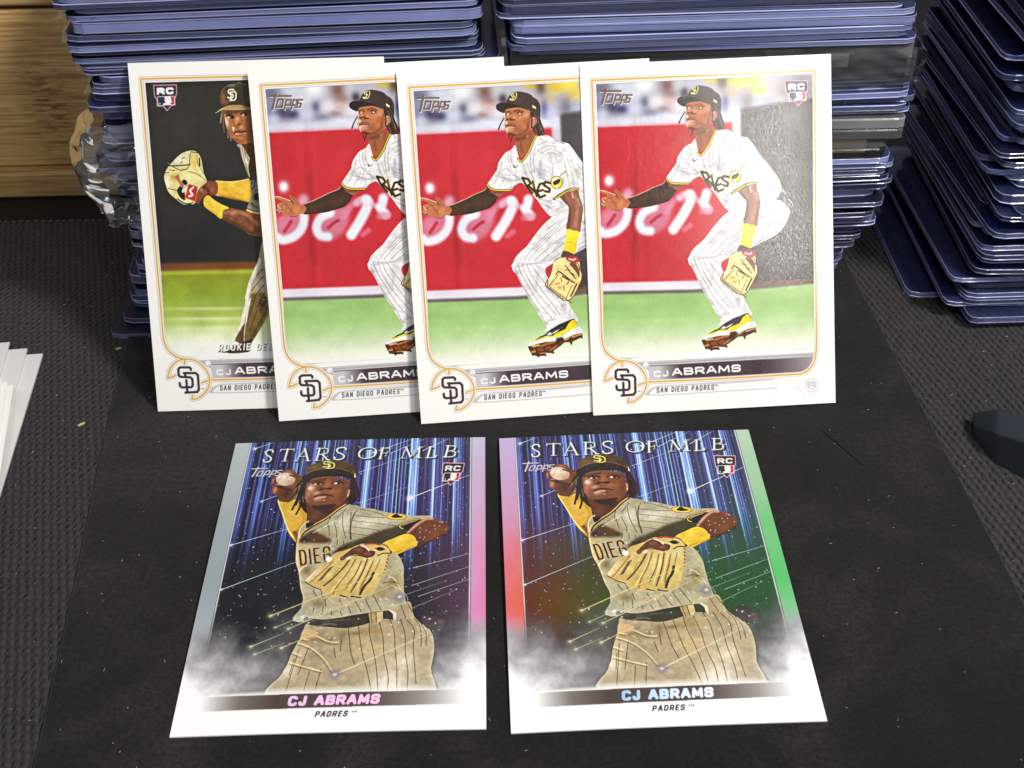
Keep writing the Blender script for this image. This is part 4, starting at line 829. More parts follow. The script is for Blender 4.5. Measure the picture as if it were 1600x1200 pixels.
def card_material(name, im, foil=None):
    m, nt, out = mat(name)
    p = N(nt, 'ShaderNodeBsdfPrincipled'); uv = N(nt, 'ShaderNodeTexCoord').outputs['UV']
    t = N(nt, 'ShaderNodeTexImage'); t.image = im; t.interpolation = 'Cubic'; t.extension = 'EXTEND'; L(nt, uv, t.inputs[0])
    col = mixc(nt, 1., t.outputs[0], (.82, .82, .82), 'MULTIPLY')
    co = objco(nt)
    grain = noise(nt, scaled(nt, co, (1, .5, 1), (0, 0, .2)), 2500, 3, .72, .8)
    if foil is None:
        p.inputs['Roughness'].default_value = .6; p.inputs['Specular IOR Level'].default_value = .15
        p.inputs['Coat Weight'].default_value = 1.; p.inputs['Coat Roughness'].default_value = .05
        b = bump(nt, grain, .000023, 1.); L(nt, b, p.inputs['Coat Normal'])
    else:
        k = N(nt, 'ShaderNodeTexImage'); k.image = foil; k.extension = 'EXTEND'; L(nt, uv, k.inputs[0])
        # holographic foil: reflected rainbow put into the base colour, picked by viewing angle
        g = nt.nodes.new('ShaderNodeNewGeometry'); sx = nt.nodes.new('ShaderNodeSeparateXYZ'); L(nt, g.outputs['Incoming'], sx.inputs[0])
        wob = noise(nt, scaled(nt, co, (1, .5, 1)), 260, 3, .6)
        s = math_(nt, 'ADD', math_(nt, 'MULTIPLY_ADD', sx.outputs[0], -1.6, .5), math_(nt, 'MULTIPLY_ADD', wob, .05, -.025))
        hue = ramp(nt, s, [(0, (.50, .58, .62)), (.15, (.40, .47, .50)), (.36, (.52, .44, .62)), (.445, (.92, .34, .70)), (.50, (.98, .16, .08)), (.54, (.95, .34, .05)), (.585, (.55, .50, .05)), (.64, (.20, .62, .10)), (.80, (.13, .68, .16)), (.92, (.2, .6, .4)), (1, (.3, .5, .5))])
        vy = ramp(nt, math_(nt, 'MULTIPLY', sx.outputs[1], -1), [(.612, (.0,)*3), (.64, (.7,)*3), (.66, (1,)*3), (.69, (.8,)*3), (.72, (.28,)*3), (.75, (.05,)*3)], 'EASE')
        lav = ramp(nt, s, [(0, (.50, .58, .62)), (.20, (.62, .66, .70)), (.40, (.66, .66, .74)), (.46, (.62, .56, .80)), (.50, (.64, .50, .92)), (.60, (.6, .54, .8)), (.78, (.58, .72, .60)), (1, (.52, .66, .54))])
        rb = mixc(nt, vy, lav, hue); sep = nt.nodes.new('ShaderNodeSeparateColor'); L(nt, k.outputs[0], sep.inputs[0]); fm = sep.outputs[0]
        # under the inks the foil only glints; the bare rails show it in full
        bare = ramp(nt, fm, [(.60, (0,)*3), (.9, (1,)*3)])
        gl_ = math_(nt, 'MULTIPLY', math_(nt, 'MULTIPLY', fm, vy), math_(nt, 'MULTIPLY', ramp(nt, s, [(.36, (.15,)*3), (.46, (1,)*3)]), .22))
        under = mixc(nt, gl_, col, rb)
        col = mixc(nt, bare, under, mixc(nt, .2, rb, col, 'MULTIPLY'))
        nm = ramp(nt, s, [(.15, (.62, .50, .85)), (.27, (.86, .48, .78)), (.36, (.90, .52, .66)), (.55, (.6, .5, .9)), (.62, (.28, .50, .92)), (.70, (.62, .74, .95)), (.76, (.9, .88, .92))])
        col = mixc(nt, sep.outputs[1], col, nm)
        L(nt, math_(nt, 'MULTIPLY', fm, .38), p.inputs['Metallic'])
        p.inputs['Roughness'].default_value = .34
        b = bump(nt, noise(nt, scaled(nt, co, (1, .3, 1)), 900, 3, .6), .00005, .35); L(nt, b, p.inputs['Normal'])
        p.inputs['Coat Weight'].default_value = .25; p.inputs['Coat Roughness'].default_value = .12
    L(nt, col, p.inputs['Base Color']); L(nt, p.outputs[0], out.inputs[0]); return m
def plain(name, col, rough=.5, spec=.5, **kw):
    m, nt, out = mat(name); p = N(nt, 'ShaderNodeBsdfPrincipled', **kw); p.inputs['Base Color'].default_value = (*col, 1); p.inputs['Roughness'].default_value = rough; p.inputs['Specular IOR Level'].default_value = spec
    L(nt, p.outputs[0], out.inputs[0]); return m, nt, p
def plastic(name, tint, dcol, damt, rough=.05, scratch=.35):
    """rigid PVC: see-through with a blue cast, a little milky, glossy, scuffed"""
    m, nt, out = mat(name); co = objco(nt); oi = nt.nodes.new('ShaderNodeObjectInfo').outputs['Random']
    tr = N(nt, 'ShaderNodeBsdfTransparent'); tr.inputs[0].default_value = (*tint, 1)
    d = N(nt, 'ShaderNodeBsdfDiffuse'); v = noise(nt, scaled(nt, co, (.35, 1, 1)), 120, 3, .6)
    rv = math_(nt, 'FRACT', math_(nt, 'MULTIPLY', oi, 7.31)); sc2 = math_(nt, 'MULTIPLY_ADD', math_(nt, 'POWER', rv, 1.4), 1.15, .30)
    cs = nt.nodes.new('ShaderNodeVectorMath'); cs.operation = 'SCALE'; L(nt, mixc(nt, v, tuple(q*.6 for q in dcol), tuple(min(q*1.35, 1) for q in dcol)), cs.inputs[0]); L(nt, sc2, cs.inputs['Scale']); L(nt, cs.outputs[0], d.inputs[0])
    m1 = nt.nodes.new('ShaderNodeMixShader'); L(nt, math_(nt, 'MULTIPLY', math_(nt, 'MULTIPLY_ADD', oi, 1.3, .35), damt), m1.inputs[0]); L(nt, tr.outputs[0], m1.inputs[1]); L(nt, d.outputs[0], m1.inputs[2])
    g = N(nt, 'ShaderNodeBsdfGlossy'); L(nt, math_(nt, 'MULTIPLY_ADD', noise(nt, co, 500, 2), .16, rough), g.inputs['Roughness'])
    sc_ = noise(nt, scaled(nt, co, (.12, 1, 1), (0, 0, .4)), 900, 3, .7); bn = bump(nt, sc_, .00006, scratch); L(nt, bn, g.inputs['Normal'])
    fz = nt.nodes.new('ShaderNodeFresnel'); fz.inputs[0].default_value = 1.53; L(nt, bn, fz.inputs['Normal'])
    m2 = nt.nodes.new('ShaderNodeMixShader'); L(nt, fz.outputs[0], m2.inputs[0]); L(nt, m1.outputs[0], m2.inputs[1]); L(nt, g.outputs[0], m2.inputs[2]); L(nt, m2.outputs[0], out.inputs[0])
    return m
M_sheet = plastic('holder_plastic', (.87, .90, .99), (.17, .22, .72), .085, .05, .06)
M_rim = plastic('holder_seam', (.55, .60, .95), (.265, .295, .62), .58, .10)
M_edge = plastic('holder_edge', (.60, .65, .97), (.43, .47, .84), .66, .05)  # paler diffuse blue stands in for light piped to the sheet edges
M_clear = plastic('clear_case', (.96, .96, .97), (.6, .6, .6), .06)
M_cleare = plastic('clear_case_edge', (.86, .87, .90), (.62, .62, .64), .17, .05)
m_, nt, out = mat('cellophane'); M_cello = m_
tr = N(nt, 'ShaderNodeBsdfTransparent'); tr.inputs[0].default_value = (.95, .96, .98, 1); gl = N(nt, 'ShaderNodeBsdfGlossy'); gl.inputs['Roughness'].default_value = .09; gl.inputs[0].default_value = (1, 1, 1, 1)
df = N(nt, 'ShaderNodeBsdfDiffuse'); df.inputs[0].default_value = (.7, .72, .76, 1)
fz = N(nt, 'ShaderNodeLayerWeight'); fz.inputs[0].default_value = .30
mx = nt.nodes.new('ShaderNodeMixShader'); L(nt, math_(nt, 'MULTIPLY_ADD', fz.outputs['Fresnel'], .85, .05), mx.inputs[0]); L(nt, tr.outputs[0], mx.inputs[1]); L(nt, gl.outputs[0], mx.inputs[2])
mx2 = nt.nodes.new('ShaderNodeMixShader'); mx2.inputs[0].default_value = .045; L(nt, mx.outputs[0], mx2.inputs[1]); L(nt, df.outputs[0], mx2.inputs[2]); L(nt, mx2.outputs[0], out.inputs[0])
# card insert whose colour differs from holder to holder
def insert_material():
    m, nt, out = mat('inserted_card'); p = N(nt, 'ShaderNodeBsdfPrincipled', Roughness=.4)
    r = nt.nodes.new('ShaderNodeObjectInfo').outputs['Random']
    c = ramp(nt, r, [(0, (.55, .53, .50)), (.22, (.03, .03, .06)), (.40, (.30, .28, .27)), (.52, (.02, .03, .10)), (.68, (.45, .36, .24)), (.76, (.05, .05, .09)), (.9, (.6, .58, .56))], 'CONSTANT')
    n = noise(nt, objco(nt), 45, 2, .5); c = mixc(nt, .5, c, mixc(nt, n, (.02, .02, .03), (.6, .6, .6)), 'MULTIPLY')
    L(nt, c, p.inputs['Base Color']); L(nt, p.outputs[0], out.inputs[0]); return m
M_ins = insert_material()
M_stock, nt, p = plain('card_stock', (.80, .79, .76), .6, .3)
L(nt, bump(nt, noise(nt, objco(nt), 3000, 2), .00003, .5), p.inputs['Normal'])
# bamboo
def bamboo(name, dark=1.):
    m, nt, out = mat(name); p = N(nt, 'ShaderNodeBsdfPrincipled', Roughness=.5); co = objco(nt)
    fib = noise(nt, scaled(nt, co, (9, 60, 300)), 3.5, 8, .7, .3)
    band = noise(nt, scaled(nt, co, (.6, 8, 26)), 2.2, 2, .5)
    c = ramp(nt, fib, [(.36, (.28*dark, .140*dark, .040*dark)), (.50, (.58*dark, .355*dark, .13*dark)), (.64, (.74*dark, .50*dark, .22*dark))])
    c = mixc(nt, math_(nt, 'MULTIPLY', band, .55), c, (.44*dark, .28*dark, .11*dark))
    # node scar of the cane: brown ragged dashes round one spot of each panel
    px = nt.nodes.new('ShaderNodeSeparateXYZ'); L(nt, co, px.inputs[0])
    dx = math_(nt, 'MULTIPLY', math_(nt, 'ADD', px.outputs[0], .1475), 1/.009); dz = math_(nt, 'MULTIPLY', math_(nt, 'ADD', px.outputs[2], -.029), 1/.017)
    d = math_(nt, 'ADD', math_(nt, 'MULTIPLY', dx, dx), math_(nt, 'MULTIPLY', dz, dz))
    g = math_(nt, 'POWER', 2.718, math_(nt, 'MULTIPLY', d, -1))
    dash = ramp(nt, noise(nt, scaled(nt, co, (60, 60, 420)), 3., 4, .65), [(.47, (0,)*3), (.60, (1,)*3)])
    k = math_(nt, 'MULTIPLY', math_(nt, 'MULTIPLY', g, dash), .85)
    if dark == 1.: c = mixc(nt, k, c, (.10, .038, .012))
    L(nt, c, p.inputs['Base Color']); L(nt, bump(nt, fib, .0002, .35), p.inputs['Normal']); L(nt, p.outputs[0], out.inputs[0]); return m
M_bam, M_bam2 = bamboo('bamboo'), bamboo('bamboo_edge', .8)
# woven mat: rows of small twill floats
def woven():
    m, nt, out = mat('woven_mat_fabric'); p = N(nt, 'ShaderNodeBsdfPrincipled', Roughness=.85); co = objco(nt)
    wv = nt.nodes.new('ShaderNodeVectorMath'); wv.operation = 'ADD'; nz = N(nt, 'ShaderNodeTexNoise', Scale=500, Detail=2); L(nt, co, nz.inputs['Vector'])
    sb = nt.nodes.new('ShaderNodeVectorMath'); sb.operation = 'MULTIPLY_ADD'; L(nt, nz.outputs['Color'], sb.inputs[0]); sb.inputs[1].default_value = (.0013, .0013, 0); sb.inputs[2].default_value = (-.00065, -.00065, 0)
    L(nt, co, wv.inputs[0]); L(nt, sb.outputs[0], wv.inputs[1])
    s = nt.nodes.new('ShaderNodeSeparateXYZ'); L(nt, scaled(nt, wv.outputs[0], (1, 1, 1), (0, 0, .05)), s.inputs[0])
    A, B = 1/.0019, 1/.0022
    X = math_(nt, 'MULTIPLY', s.outputs[0], A); Y = math_(nt, 'MULTIPLY', s.outputs[1], B)
    row = math_(nt, 'FLOOR', Y)
    fx = math_(nt, 'FRACT', math_(nt, 'ADD', X, math_(nt, 'MULTIPLY', row, .37))); fy = math_(nt, 'FRACT', Y)
    # slanting float with a pit at its head
    sl = math_(nt, 'ABSOLUTE', math_(nt, 'SUBTRACT', math_(nt, 'FRACT', math_(nt, 'ADD', fx, math_(nt, 'MULTIPLY', fy, .55))), .5))
    h1 = math_(nt, 'SINE', math_(nt, 'MULTIPLY', math_(nt, 'SUBTRACT', .5, sl), 3.1416))
    pit = math_(nt, 'POWER', 2.718, math_(nt, 'MULTIPLY', math_(nt, 'ADD', math_(nt, 'POWER', math_(nt, 'MULTIPLY', math_(nt, 'SUBTRACT', fx, .5), 5.5), 2), math_(nt, 'POWER', math_(nt, 'MULTIPLY', math_(nt, 'SUBTRACT', fy, .5), 3.0), 2)), -1))
    rowh = math_(nt, 'SINE', math_(nt, 'MULTIPLY', fy, 3.1416))
    wn = nt.nodes.new('ShaderNodeTexWhiteNoise'); wn.noise_dimensions = '2D'; cb = nt.nodes.new('ShaderNodeCombineXYZ'); L(nt, math_(nt, 'FLOOR', math_(nt, 'ADD', X, math_(nt, 'MULTIPLY', row, .37))), cb.inputs[0]); L(nt, row, cb.inputs[1]); L(nt, cb.outputs[0], wn.inputs['Vector'])
    pit = math_(nt, 'MULTIPLY', pit, math_(nt, 'MULTIPLY_ADD', wn.outputs['Value'], 1.1, .25))
    h = math_(nt, 'SUBTRACT', math_(nt, 'ADD', math_(nt, 'MULTIPLY', h1, .45), math_(nt, 'MULTIPLY', rowh, .3)), math_(nt, 'MULTIPLY', pit, 1.1))
    fuzz = noise(nt, co, 2600, 3, .65); big = noise(nt, co, 22, 3, .5)
    h2 = math_(nt, 'ADD', h, math_(nt, 'MULTIPLY', fuzz, .45))
    c = ramp(nt, h2, [(0, (.003, .003, .0033)), (.45, (.018, .0176, .0176)), (1, (.047, .0452, .0440))])
    c = mixc(nt, .55, c, mixc(nt, big, (.25, .25, .26), (1, 1, 1)), 'MULTIPLY')
    L(nt, c, p.inputs['Base Color']); p.inputs['Specular IOR Level'].default_value = .2; p.inputs['Sheen Weight'].default_value = .12; p.inputs['Sheen Roughness'].default_value = .5
    L(nt, bump(nt, h2, .0004, .75), p.inputs['Normal']); L(nt, p.outputs[0], out.inputs[0]); return m
def suede():
    m, nt, out = mat('playmat_cloth'); p = N(nt, 'ShaderNodeBsdfPrincipled', Roughness=.9); co = objco(nt)
    a = math_(nt, 'ADD', math_(nt, 'MULTIPLY', noise(nt, co, 26, 4, .6, .6), .6), math_(nt, 'MULTIPLY', noise(nt, scaled(nt, co, (1, .6, 1), (0, 0, .5)), 9, 3, .55, 1.2), .42)); b = noise(nt, co, 900, 4, .7); f = noise(nt, scaled(nt, co, (1, .35, 1), (0, 0, .7)), 2400, 2, .7)
    c = ramp(nt, a, [(.40, (.0013, .0013, .0013)), (.51, (.0046, .0045, .0044)), (.66, (.0175, .0168, .0160))])
    b2 = ramp(nt, b, [(.36, (.35,)*3), (.64, (1.75,)*3)]); c = mixc(nt, .9, c, b2, 'MULTIPLY')
    hair = ramp(nt, f, [(.64, (0,)*3), (.80, (1,)*3)]); c = mixc(nt, math_(nt, 'MULTIPLY', hair, .35), c, (.035, .034, .032))
    L(nt, c, p.inputs['Base Color']); p.inputs['Specular IOR Level'].default_value = .12; p.inputs['Sheen Weight'].default_value = .10; p.inputs['Sheen Roughness'].default_value = .6
    L(nt, bump(nt, math_(nt, 'ADD', b, math_(nt, 'MULTIPLY', a, 1.5)), .0003, .5), p.inputs['Normal']); L(nt, p.outputs[0], out.inputs[0]); return m
M_weave, M_suede = woven(), suede()
M_table, _, _ = plain('table_top', (.006, .006, .007), .5, .3)
M_thread, _, _ = plain('hem_thread', (.05, .055, .062), .5, .5)
# ------------------------------------------------------------------ mesh helpers
col = sc.collection
def obj(name, me, parent=None, **pr):
    o = bpy.data.objects.new(name, me); col.objects.link(o)
    if parent is not None: o.parent = parent
    for k, v in pr.items(): o[k] = v
    return o
def mesh(name, verts, faces, mats, midx=None, smooth=False):
    me = bpy.data.meshes.new(name); me.from_pydata([tuple(v) for v in verts], [], faces)
    for m in mats: me.materials.append(m)
    if midx is not None:
        for p, i in zip(me.polygons, midx): p.material_index = i
    if smooth:
        for p in me.polygons: p.use_smooth = True
    me.update(); return me
def prism(name, plan, z0, z1, mats, bev=0., side=0, cap=0):
    """plan polygon (x, y) raised from z0 to z1, edges eased by bev"""
    P = [Vector((x, y)) for x, y in plan]; n = len(P)
    c = sum(P, Vector((0, 0)))/n
    def inset(d):
        out = []
        for i in range(n):
            a, b, e = P[i-1], P[i], P[(i+1) % n]
            d1 = (b-a).normalized(); d2 = (e-b).normalized(); n1 = Vector((-d1.y, d1.x)); n2 = Vector((-d2.y, d2.x))
            k = (n1+n2); k = k/(max(1e-6, 1+n1.dot(n2))); out.append(b+k*d)
        return out
    rings = [(inset(bev), z0), (P, z0+bev), (P, z1-bev), (inset(bev), z1)] if bev > 0 else [(P, z0), (P, z1)]
    V = [(p.x, p.y, z) for R_, z in rings for p in R_]; F = []; I = []
    for k in range(len(rings)-1):
        for i in range(n): F.append((k*n+i, k*n+(i+1) % n, (k+1)*n+(i+1) % n, (k+1)*n+i)); I.append(side)
    F.append(tuple(range(n))[::-1]); I.append(cap); F.append(tuple((len(rings)-1)*n+i for i in range(n))); I.append(cap)
    return mesh(name, V, F, mats, I)
def chamf(w, d, c, c2=None):
    """rectangle centred in x, front edge at y = 0; front corners cut to a flattened round of size c, rear ones of c2"""
    c2 = c if c2 is None else c2; h = w/2; k = .36
    def cor(x, y, sx, sy, q):   # corner point, directions towards the inside
        return [(x+sx*q, y), (x+sx*q*k, y+sy*q*.22), (x+sx*q*.22, y+sy*q*k), (x, y+sy*q)]
    P = cor(-h, 0, 1, 1, c)[::-1]+cor(h, 0, -1, 1, c)+cor(h, d, -1, -1, c2)[::-1]+cor(-h, d, 1, -1, c2)
    return P
# ------------------------------------------------------------------ setting
t = obj('table', prism('table', [(-1.2, -.6), (1.2, -.6), (1.2, 1.6), (-1.2, 1.6)], -.03, -.0034, [M_table]), kind='structure')
wm_plan = [(-.5, -.3), (.5, -.3), (.5, .352), (-.135, .3595), (-.5, .3602)]
wm = obj('woven_mat', prism('woven_mat', wm_plan, -.0033, -.0011, [M_weave], .0008), label='black woven fabric mat under everything, showing at both sides of the smooth cloth', category='mat')
# hem stitches along the back edge
sv = bmesh.new(); bmesh.ops.create_icosphere(sv, subdivisions=1, radius=.00075); bmesh.ops.scale(sv, vec=(1.25, .8, .6), verts=sv.verts)
sme = bpy.data.meshes.new('stitch'); sv.to_mesh(sme); sv.free(); sme.materials.append(M_thread)
for i in range(42):
    s = obj('stitch', sme, wm); s.location = (-.172+i*.00235+random.uniform(-.0002, .0002), .3588-.0014*i/60+random.uniform(-.0002, .0002), -.0009)
pm_plan = [(-.0845, .02), (.118, .02), (.1109, .1951), (.1068, .255), (.1028, .3125), (.1005, .3475), (-.1122, .3475), (-.1082, .2829), (-.1046, .242), (-.1004, .2013), (-.096, .1503)]
pm = obj('playmat', prism('playmat', pm_plan, -.00105, -.00008, [M_suede], .0004), label='smooth black suede-like cloth the cards lie on', category='cloth')
# ------------------------------------------------------------------ bamboo drawer box behind the stacks
box = obj('drawer_box', None, label='bamboo drawer box standing behind the left stack', category='box')
Y0 = .3815
def slab(name, x0, x1, y0, y1, z0, z1, m, parent, bev=.0008):
    return obj(name, prism(name, [(x0, y0), (x1, y0), (x1, y1), (x0, y1)], z0, z1, [m], bev), parent)
slab('base_rail', -.42, -.035, Y0-.004, Y0+.02, -.0033, .0062, M_bam2, box)
slab('drawer_front', -.42, -.035, Y0, Y0+.016, .0064, .0607, M_bam, box)
slab('top_rail', -.42, -.035, Y0-.001, Y0+.02, .0620, .088, M_bam2, box)
slab('back_body', -.42, -.035, Y0+.0205, Y0+.15, -.0033, .088, M_bam2, box)
# ------------------------------------------------------------------ card holders
W_, D_ = .1016, .0762
def holder_meshes(th, cham, tagc):
    pl = chamf(W_, D_, cham, .0015); s = .00038
    lo = prism('lower_sheet', pl, 0, s, [M_sheet, M_edge], .00012, side=1); up = prism('upper_sheet', pl, th-s, th, [M_sheet, M_edge], .00012, side=1)
    g = .00012; wd = .0032
    V = []; F = []
    outer = chamf(W_-2*g, D_-g, cham, .0012); outer = [(x, y+g) for x, y in outer]; inner = [(x*(1-2*wd/W_), wd+(y-g)*(1-2*wd/D_)+g) for x, y in outer]
    n = len(outer)
    for z in (s+.00004, th-s-.00004):
        V += [(x, y, z) for x, y in outer]+[(x, y, z) for x, y in inner]
    for i in range(n):
        j = (i+1) % n
        F += [(i, j, 2*n+j, 2*n+i), (n+j, n+i, 3*n+i, 3*n+j), (i, n+i, n+j, j), (2*n+i, 2*n+j, 3*n+j, 3*n+i)]
    seam = mesh('seam', V, F, [M_rim])
    c0 = min(th-2*s-.0001, .0009); zc = s+.00008
    ins = prism('inserted_card', [(-.04445, .006), (.04445, .006), (.04445, .0695), (-.04445, .0695)], zc, zc+c0, [M_ins])
    return [('lower_sheet', lo), ('upper_sheet', up), ('seam', seam), ('inserted_card', ins)]
THK = [.00150, .00172, .0021, .0028]
KINDS = [holder_meshes(q, c, 0) for q, c in zip(THK, (.0030, .0036, .0026, .0034))]
M_tan, _, _ = plain('tan_card', (.50, .34, .16), .5)
def thick_case(th, extra=None):
    pl = chamf(.103, .078, .0022, .0022)
    a = prism('lower_half', pl, 0, th*.5-.00005, [M_clear, M_cleare], .0004, side=1); b = prism('upper_half', pl, th*.5+.00005, th, [M_clear, M_cleare], .0004, side=1)
    c = prism('inserted_card', [(-.04445, .007), (.04445, .007), (.04445, .0705), (-.04445, .0705)], th*.5-.0004, th*.5+.0004, [M_ins])
    R = [('lower_half', a), ('upper_half', b), ('inserted_card', c)]
    if extra == 'label':
        R.append(('paper_label', prism('paper_label', [(.004, .0010), (.028, .0010), (.028, .0013), (.004, .0013)], th*.30, th*.62, [M_stock])))
        R.append(('paper_label', prism('paper_label', [(.0285, .0010), (.035, .0010), (.035, .0013), (.0285, .0013)], th*.30, th*.66, [M_stock])))
    if extra == 'tan': R[2] = ('inserted_card', prism('tan_card', [(-.049, .0016), (.046, .0016), (.046, .07), (-.049, .07)], th*.18, th*.85, [M_tan]))
    return R
def place(parts, name, x, y, z, rz, tilt, label, cat, group=None):
    o = obj(name, None, label=label, category=cat)
    if group: o['group'] = group
    o.location = (x, y, z); o.rotation_euler = (tilt[0], tilt[1], rz)
    for n, me in parts: obj(n, me, o)
    return o
def build_stack(xc, yf, top, label, group, rnd, special={}, jx=.0022, jy=.0014, jr=.014, skew=0.):
    """stack holders until 'top'; special: list of (z, thickness, maker) taken when the pile reaches z"""
    z = -.00005; i = 0; sp = sorted(special.items()); out = []
    while z < top:
        if sp and z >= sp[0][0]:
            zz, fn = sp.pop(0); z += fn(z)+.00012; continue
        k = rnd.choices((0, 1, 2, 3), (5, 5, 2, .8))[0]
        th = THK[k]
        y = yf(z)+rnd.gauss(0, jy); x = xc(z)+rnd.gauss(0, jx)
        parts = KINDS[k]
        out.append(place(parts, 'card_holder', x, y, z, rnd.gauss(skew, jr), (0, 0), label, 'card holder', group))
        z += th+rnd.choice((.00008, .0001, .00015, .0003, .0005)); i += 1
    return out
def case(x, y, z, th, rz, label, extra=None, name='clear_case'):
    place(thick_case(th, extra), name, x, y, z, rz, (0, 0), label, 'card case'); return th
def crumple(name, fn, nu, nv, label, amp, seed, cat='sleeve', **kw):
    """thin film laid over fn(u, v), broken by sharp folds running in random directions"""
    rg = random.Random(seed); V = []; F = []; nu *= 5; nv *= 5
    fold = [(rg.uniform(0, 6.28), rg.uniform(.8, 5.5), rg.uniform(0, 6.28), rg.gauss(0, 1)) for _ in range(11)]
    def tri(t): t = t/6.283 % 1; return 4*abs(t-.5)-1
    def disp(u, v, k):
        s = 0
        for n, (a, f, ph, w_) in enumerate(fold):
            s += w_*tri(6.283*f*(u*math.cos(a+k)+v*math.sin(a+k))+ph+k*1.7+.6*math.sin(5*u+3*v+n))/(1+.18*f)
        return s*amp*.45
    for j in range(nv+1):
        for i in range(nu+1):
            u, v = i/nu, j/nv; V.append(Vector(fn(u, v))+Vector((disp(u, v, 0), disp(u, v, 1.1), disp(u, v, 2.3)*.8)))
    for j in range(nv):
        for i in range(nu):
            a = j*(nu+1)+i; F.append((a, a+1, a+nu+2, a+nu+1))
    o = obj(name, mesh(name, V, F, [M_cello], smooth=True), label=label, category=cat)
    for k, v in kw.items(): o[k] = v
    return o
rs = random.Random(21)
# left stack
lerp = lambda z, P: float(np.interp(z, [p[0] for p in P], [p[1] for p in P]))
place(KINDS[1], 'card_holder', -.0635, .2935, -.0010, .010, (0, 0), 'lowest clear holder of the left stack, its corner sticking out over the mat', 'card holder')
place(KINDS[1], 'card_holder', -.0605, .2972, .0013, -.006, (0, 0), 'second lowest clear holder of the left stack, stepped back from the one below', 'card holder')
lz0 = .0036
def lstack():
    z = lz0; out = []
    while z < .1005:
        k = rs.choices((0, 1, 2, 3), (5, 5, 2, .7))[0]
        xl = lerp(z, [(0, -.1085), (.02, -.1040), (.037, -.1025), (.05, -.1075), (.06, -.1055), (.075, -.1050), (.08, -.1060), (.09, -.1085), (.112, -.1085)])+rs.gauss(0, .0016)
        yf = lerp(z, [(0, .303), (.03, .3005), (.08, .2990), (.112, .2985)])+rs.gauss(0, .0009)
        out.append(place(KINDS[k], 'card_holder', xl+W_/2, yf+.0027, z, rs.gauss(.052, .012), (0, rs.gauss(0, .0028)), 'clear blue-edged card holder in the tall left stack', 'card holder', 'card holders in the left stack'))
        z += THK[k]+rs.choice((.00003, .00004, .00006, .0001, .0002, .0005))
    return out
lstack()
# centre stack, with the thick clear cases the photo shows on its right side
def cstack():
    z = -.00005; out = []
    sp = [(.0445, lambda z: case(.0500, .3035, z, .0058, .004, 'grey clear thick case with a tan card, lower one in the middle stack', 'tan')),
          (.0510, lambda z: case(.0535, .3030, z, .0062, -.004, 'thick grey clear case just below the purple-topped holder, middle stack')),
          (.0668, lambda z: case(.0530, .3050, z, .0098, .006, 'thick clear case wrapped in crinkled cellophane, middle stack', 'label'))]
    while z < .0990:
        if sp and z >= sp[0][0]:
            z += sp.pop(0)[1](z)+.00012; continue
        k = rs.choices((0, 1, 2, 3), (5, 5, 2, .7))[0]
        xr = lerp(z, [(0, .0985), (.012, .0990), (.02, .1030), (.03, .1050), (.045, .1035), (.060, .1060), (.068, .1020), (.08, .1040), (.09, .1010), (.11, .1005)])+rs.gauss(0, .0013)
        yf = lerp(z, [(0, .3170), (.012, .3130), (.025, .3060), (.04, .3040), (.08, .3030), (.11, .3025)])+rs.gauss(0, .0009)
        out.append(place(KINDS[k], 'card_holder', xr-W_/2, yf, z, rs.gauss(.026, .010), (0, rs.gauss(0, .0028)), 'clear blue-edged card holder in the middle stack', 'card holder', 'card holders in the middle stack'))
        z += THK[k]+rs.choice((.00003, .00004, .00006, .0001, .0002, .0005))
cstack()
# right stack: its left side faces us
place(KINDS[1], 'card_holder', .1665, .3055, -.0010, .012, (0, 0), 'lowest holder of the right stack, a white card in it, nearest the middle stack', 'card holder')
def rstack():
    z = .0011; n = 0; out = []
    while z < .125:
        k = rs.choices((0, 1, 2, 3), (4, 5, 3, 1.2))[0]
        xl = lerp(z, [(0, .1225), (.006, .1275), (.02, .1300), (.05, .131), (.09, .134), (.13, .134)])+rs.gauss(0, .0030)
        yf = lerp(z, [(0, .2925), (.03, .2950), (.06, .300), (.13, .304)])+rs.gauss(0, .0028)
        out.append(place(KINDS[k], 'card_holder', xl+W_/2, yf, z, rs.gauss(.02, .02), (rs.gauss(0, .004), .010+rs.gauss(0, .005)), 'clear blue-edged card holder in the leaning right stack', 'card holder', 'card holders in the right stack'))
        z += THK[k]+rs.choice((.00004, .00006, .0001, .0003))
rstack()
# ------------------------------------------------------------------ crinkled sleeves
def bag_left(u, v):      # film round the left end of the pile, bulging out over the mat
    a = -1.5+u*2.9; k = math.sin(math.pi*min(1, max(0, v*.95+.03)))**.6
    return (-.1030-.0118*math.cos(a)*k+.006*max(0, u-.7)/.3, .3030+.0125*math.sin(a), .0405+.0265*v-.003*math.cos(a)*(1-v))
crumple('plastic_sleeve', bag_left, 10, 8, 'crinkled cellophane sleeve bulging from the left side of the left stack', .0010, 5)
def bag_front(u, v): return (-.1055+.034*u, .2962-.0012*math.sin(u*4+v*2), .0455+.019*v)
crumple('plastic_sleeve', bag_front, 11, 7, 'clear sleeve front pressed against the left stack beside the dark-backed card', .0008, 6)
def bag_low(u, v): return (-.1065-.0022*math.sin(v*3.1)+.020*u, .2965-.001*u, .0345+.0085*v)
crumple('plastic_sleeve', bag_low, 8, 4, 'small crumpled sleeve end below the big cellophane bulge', .0011, 9)
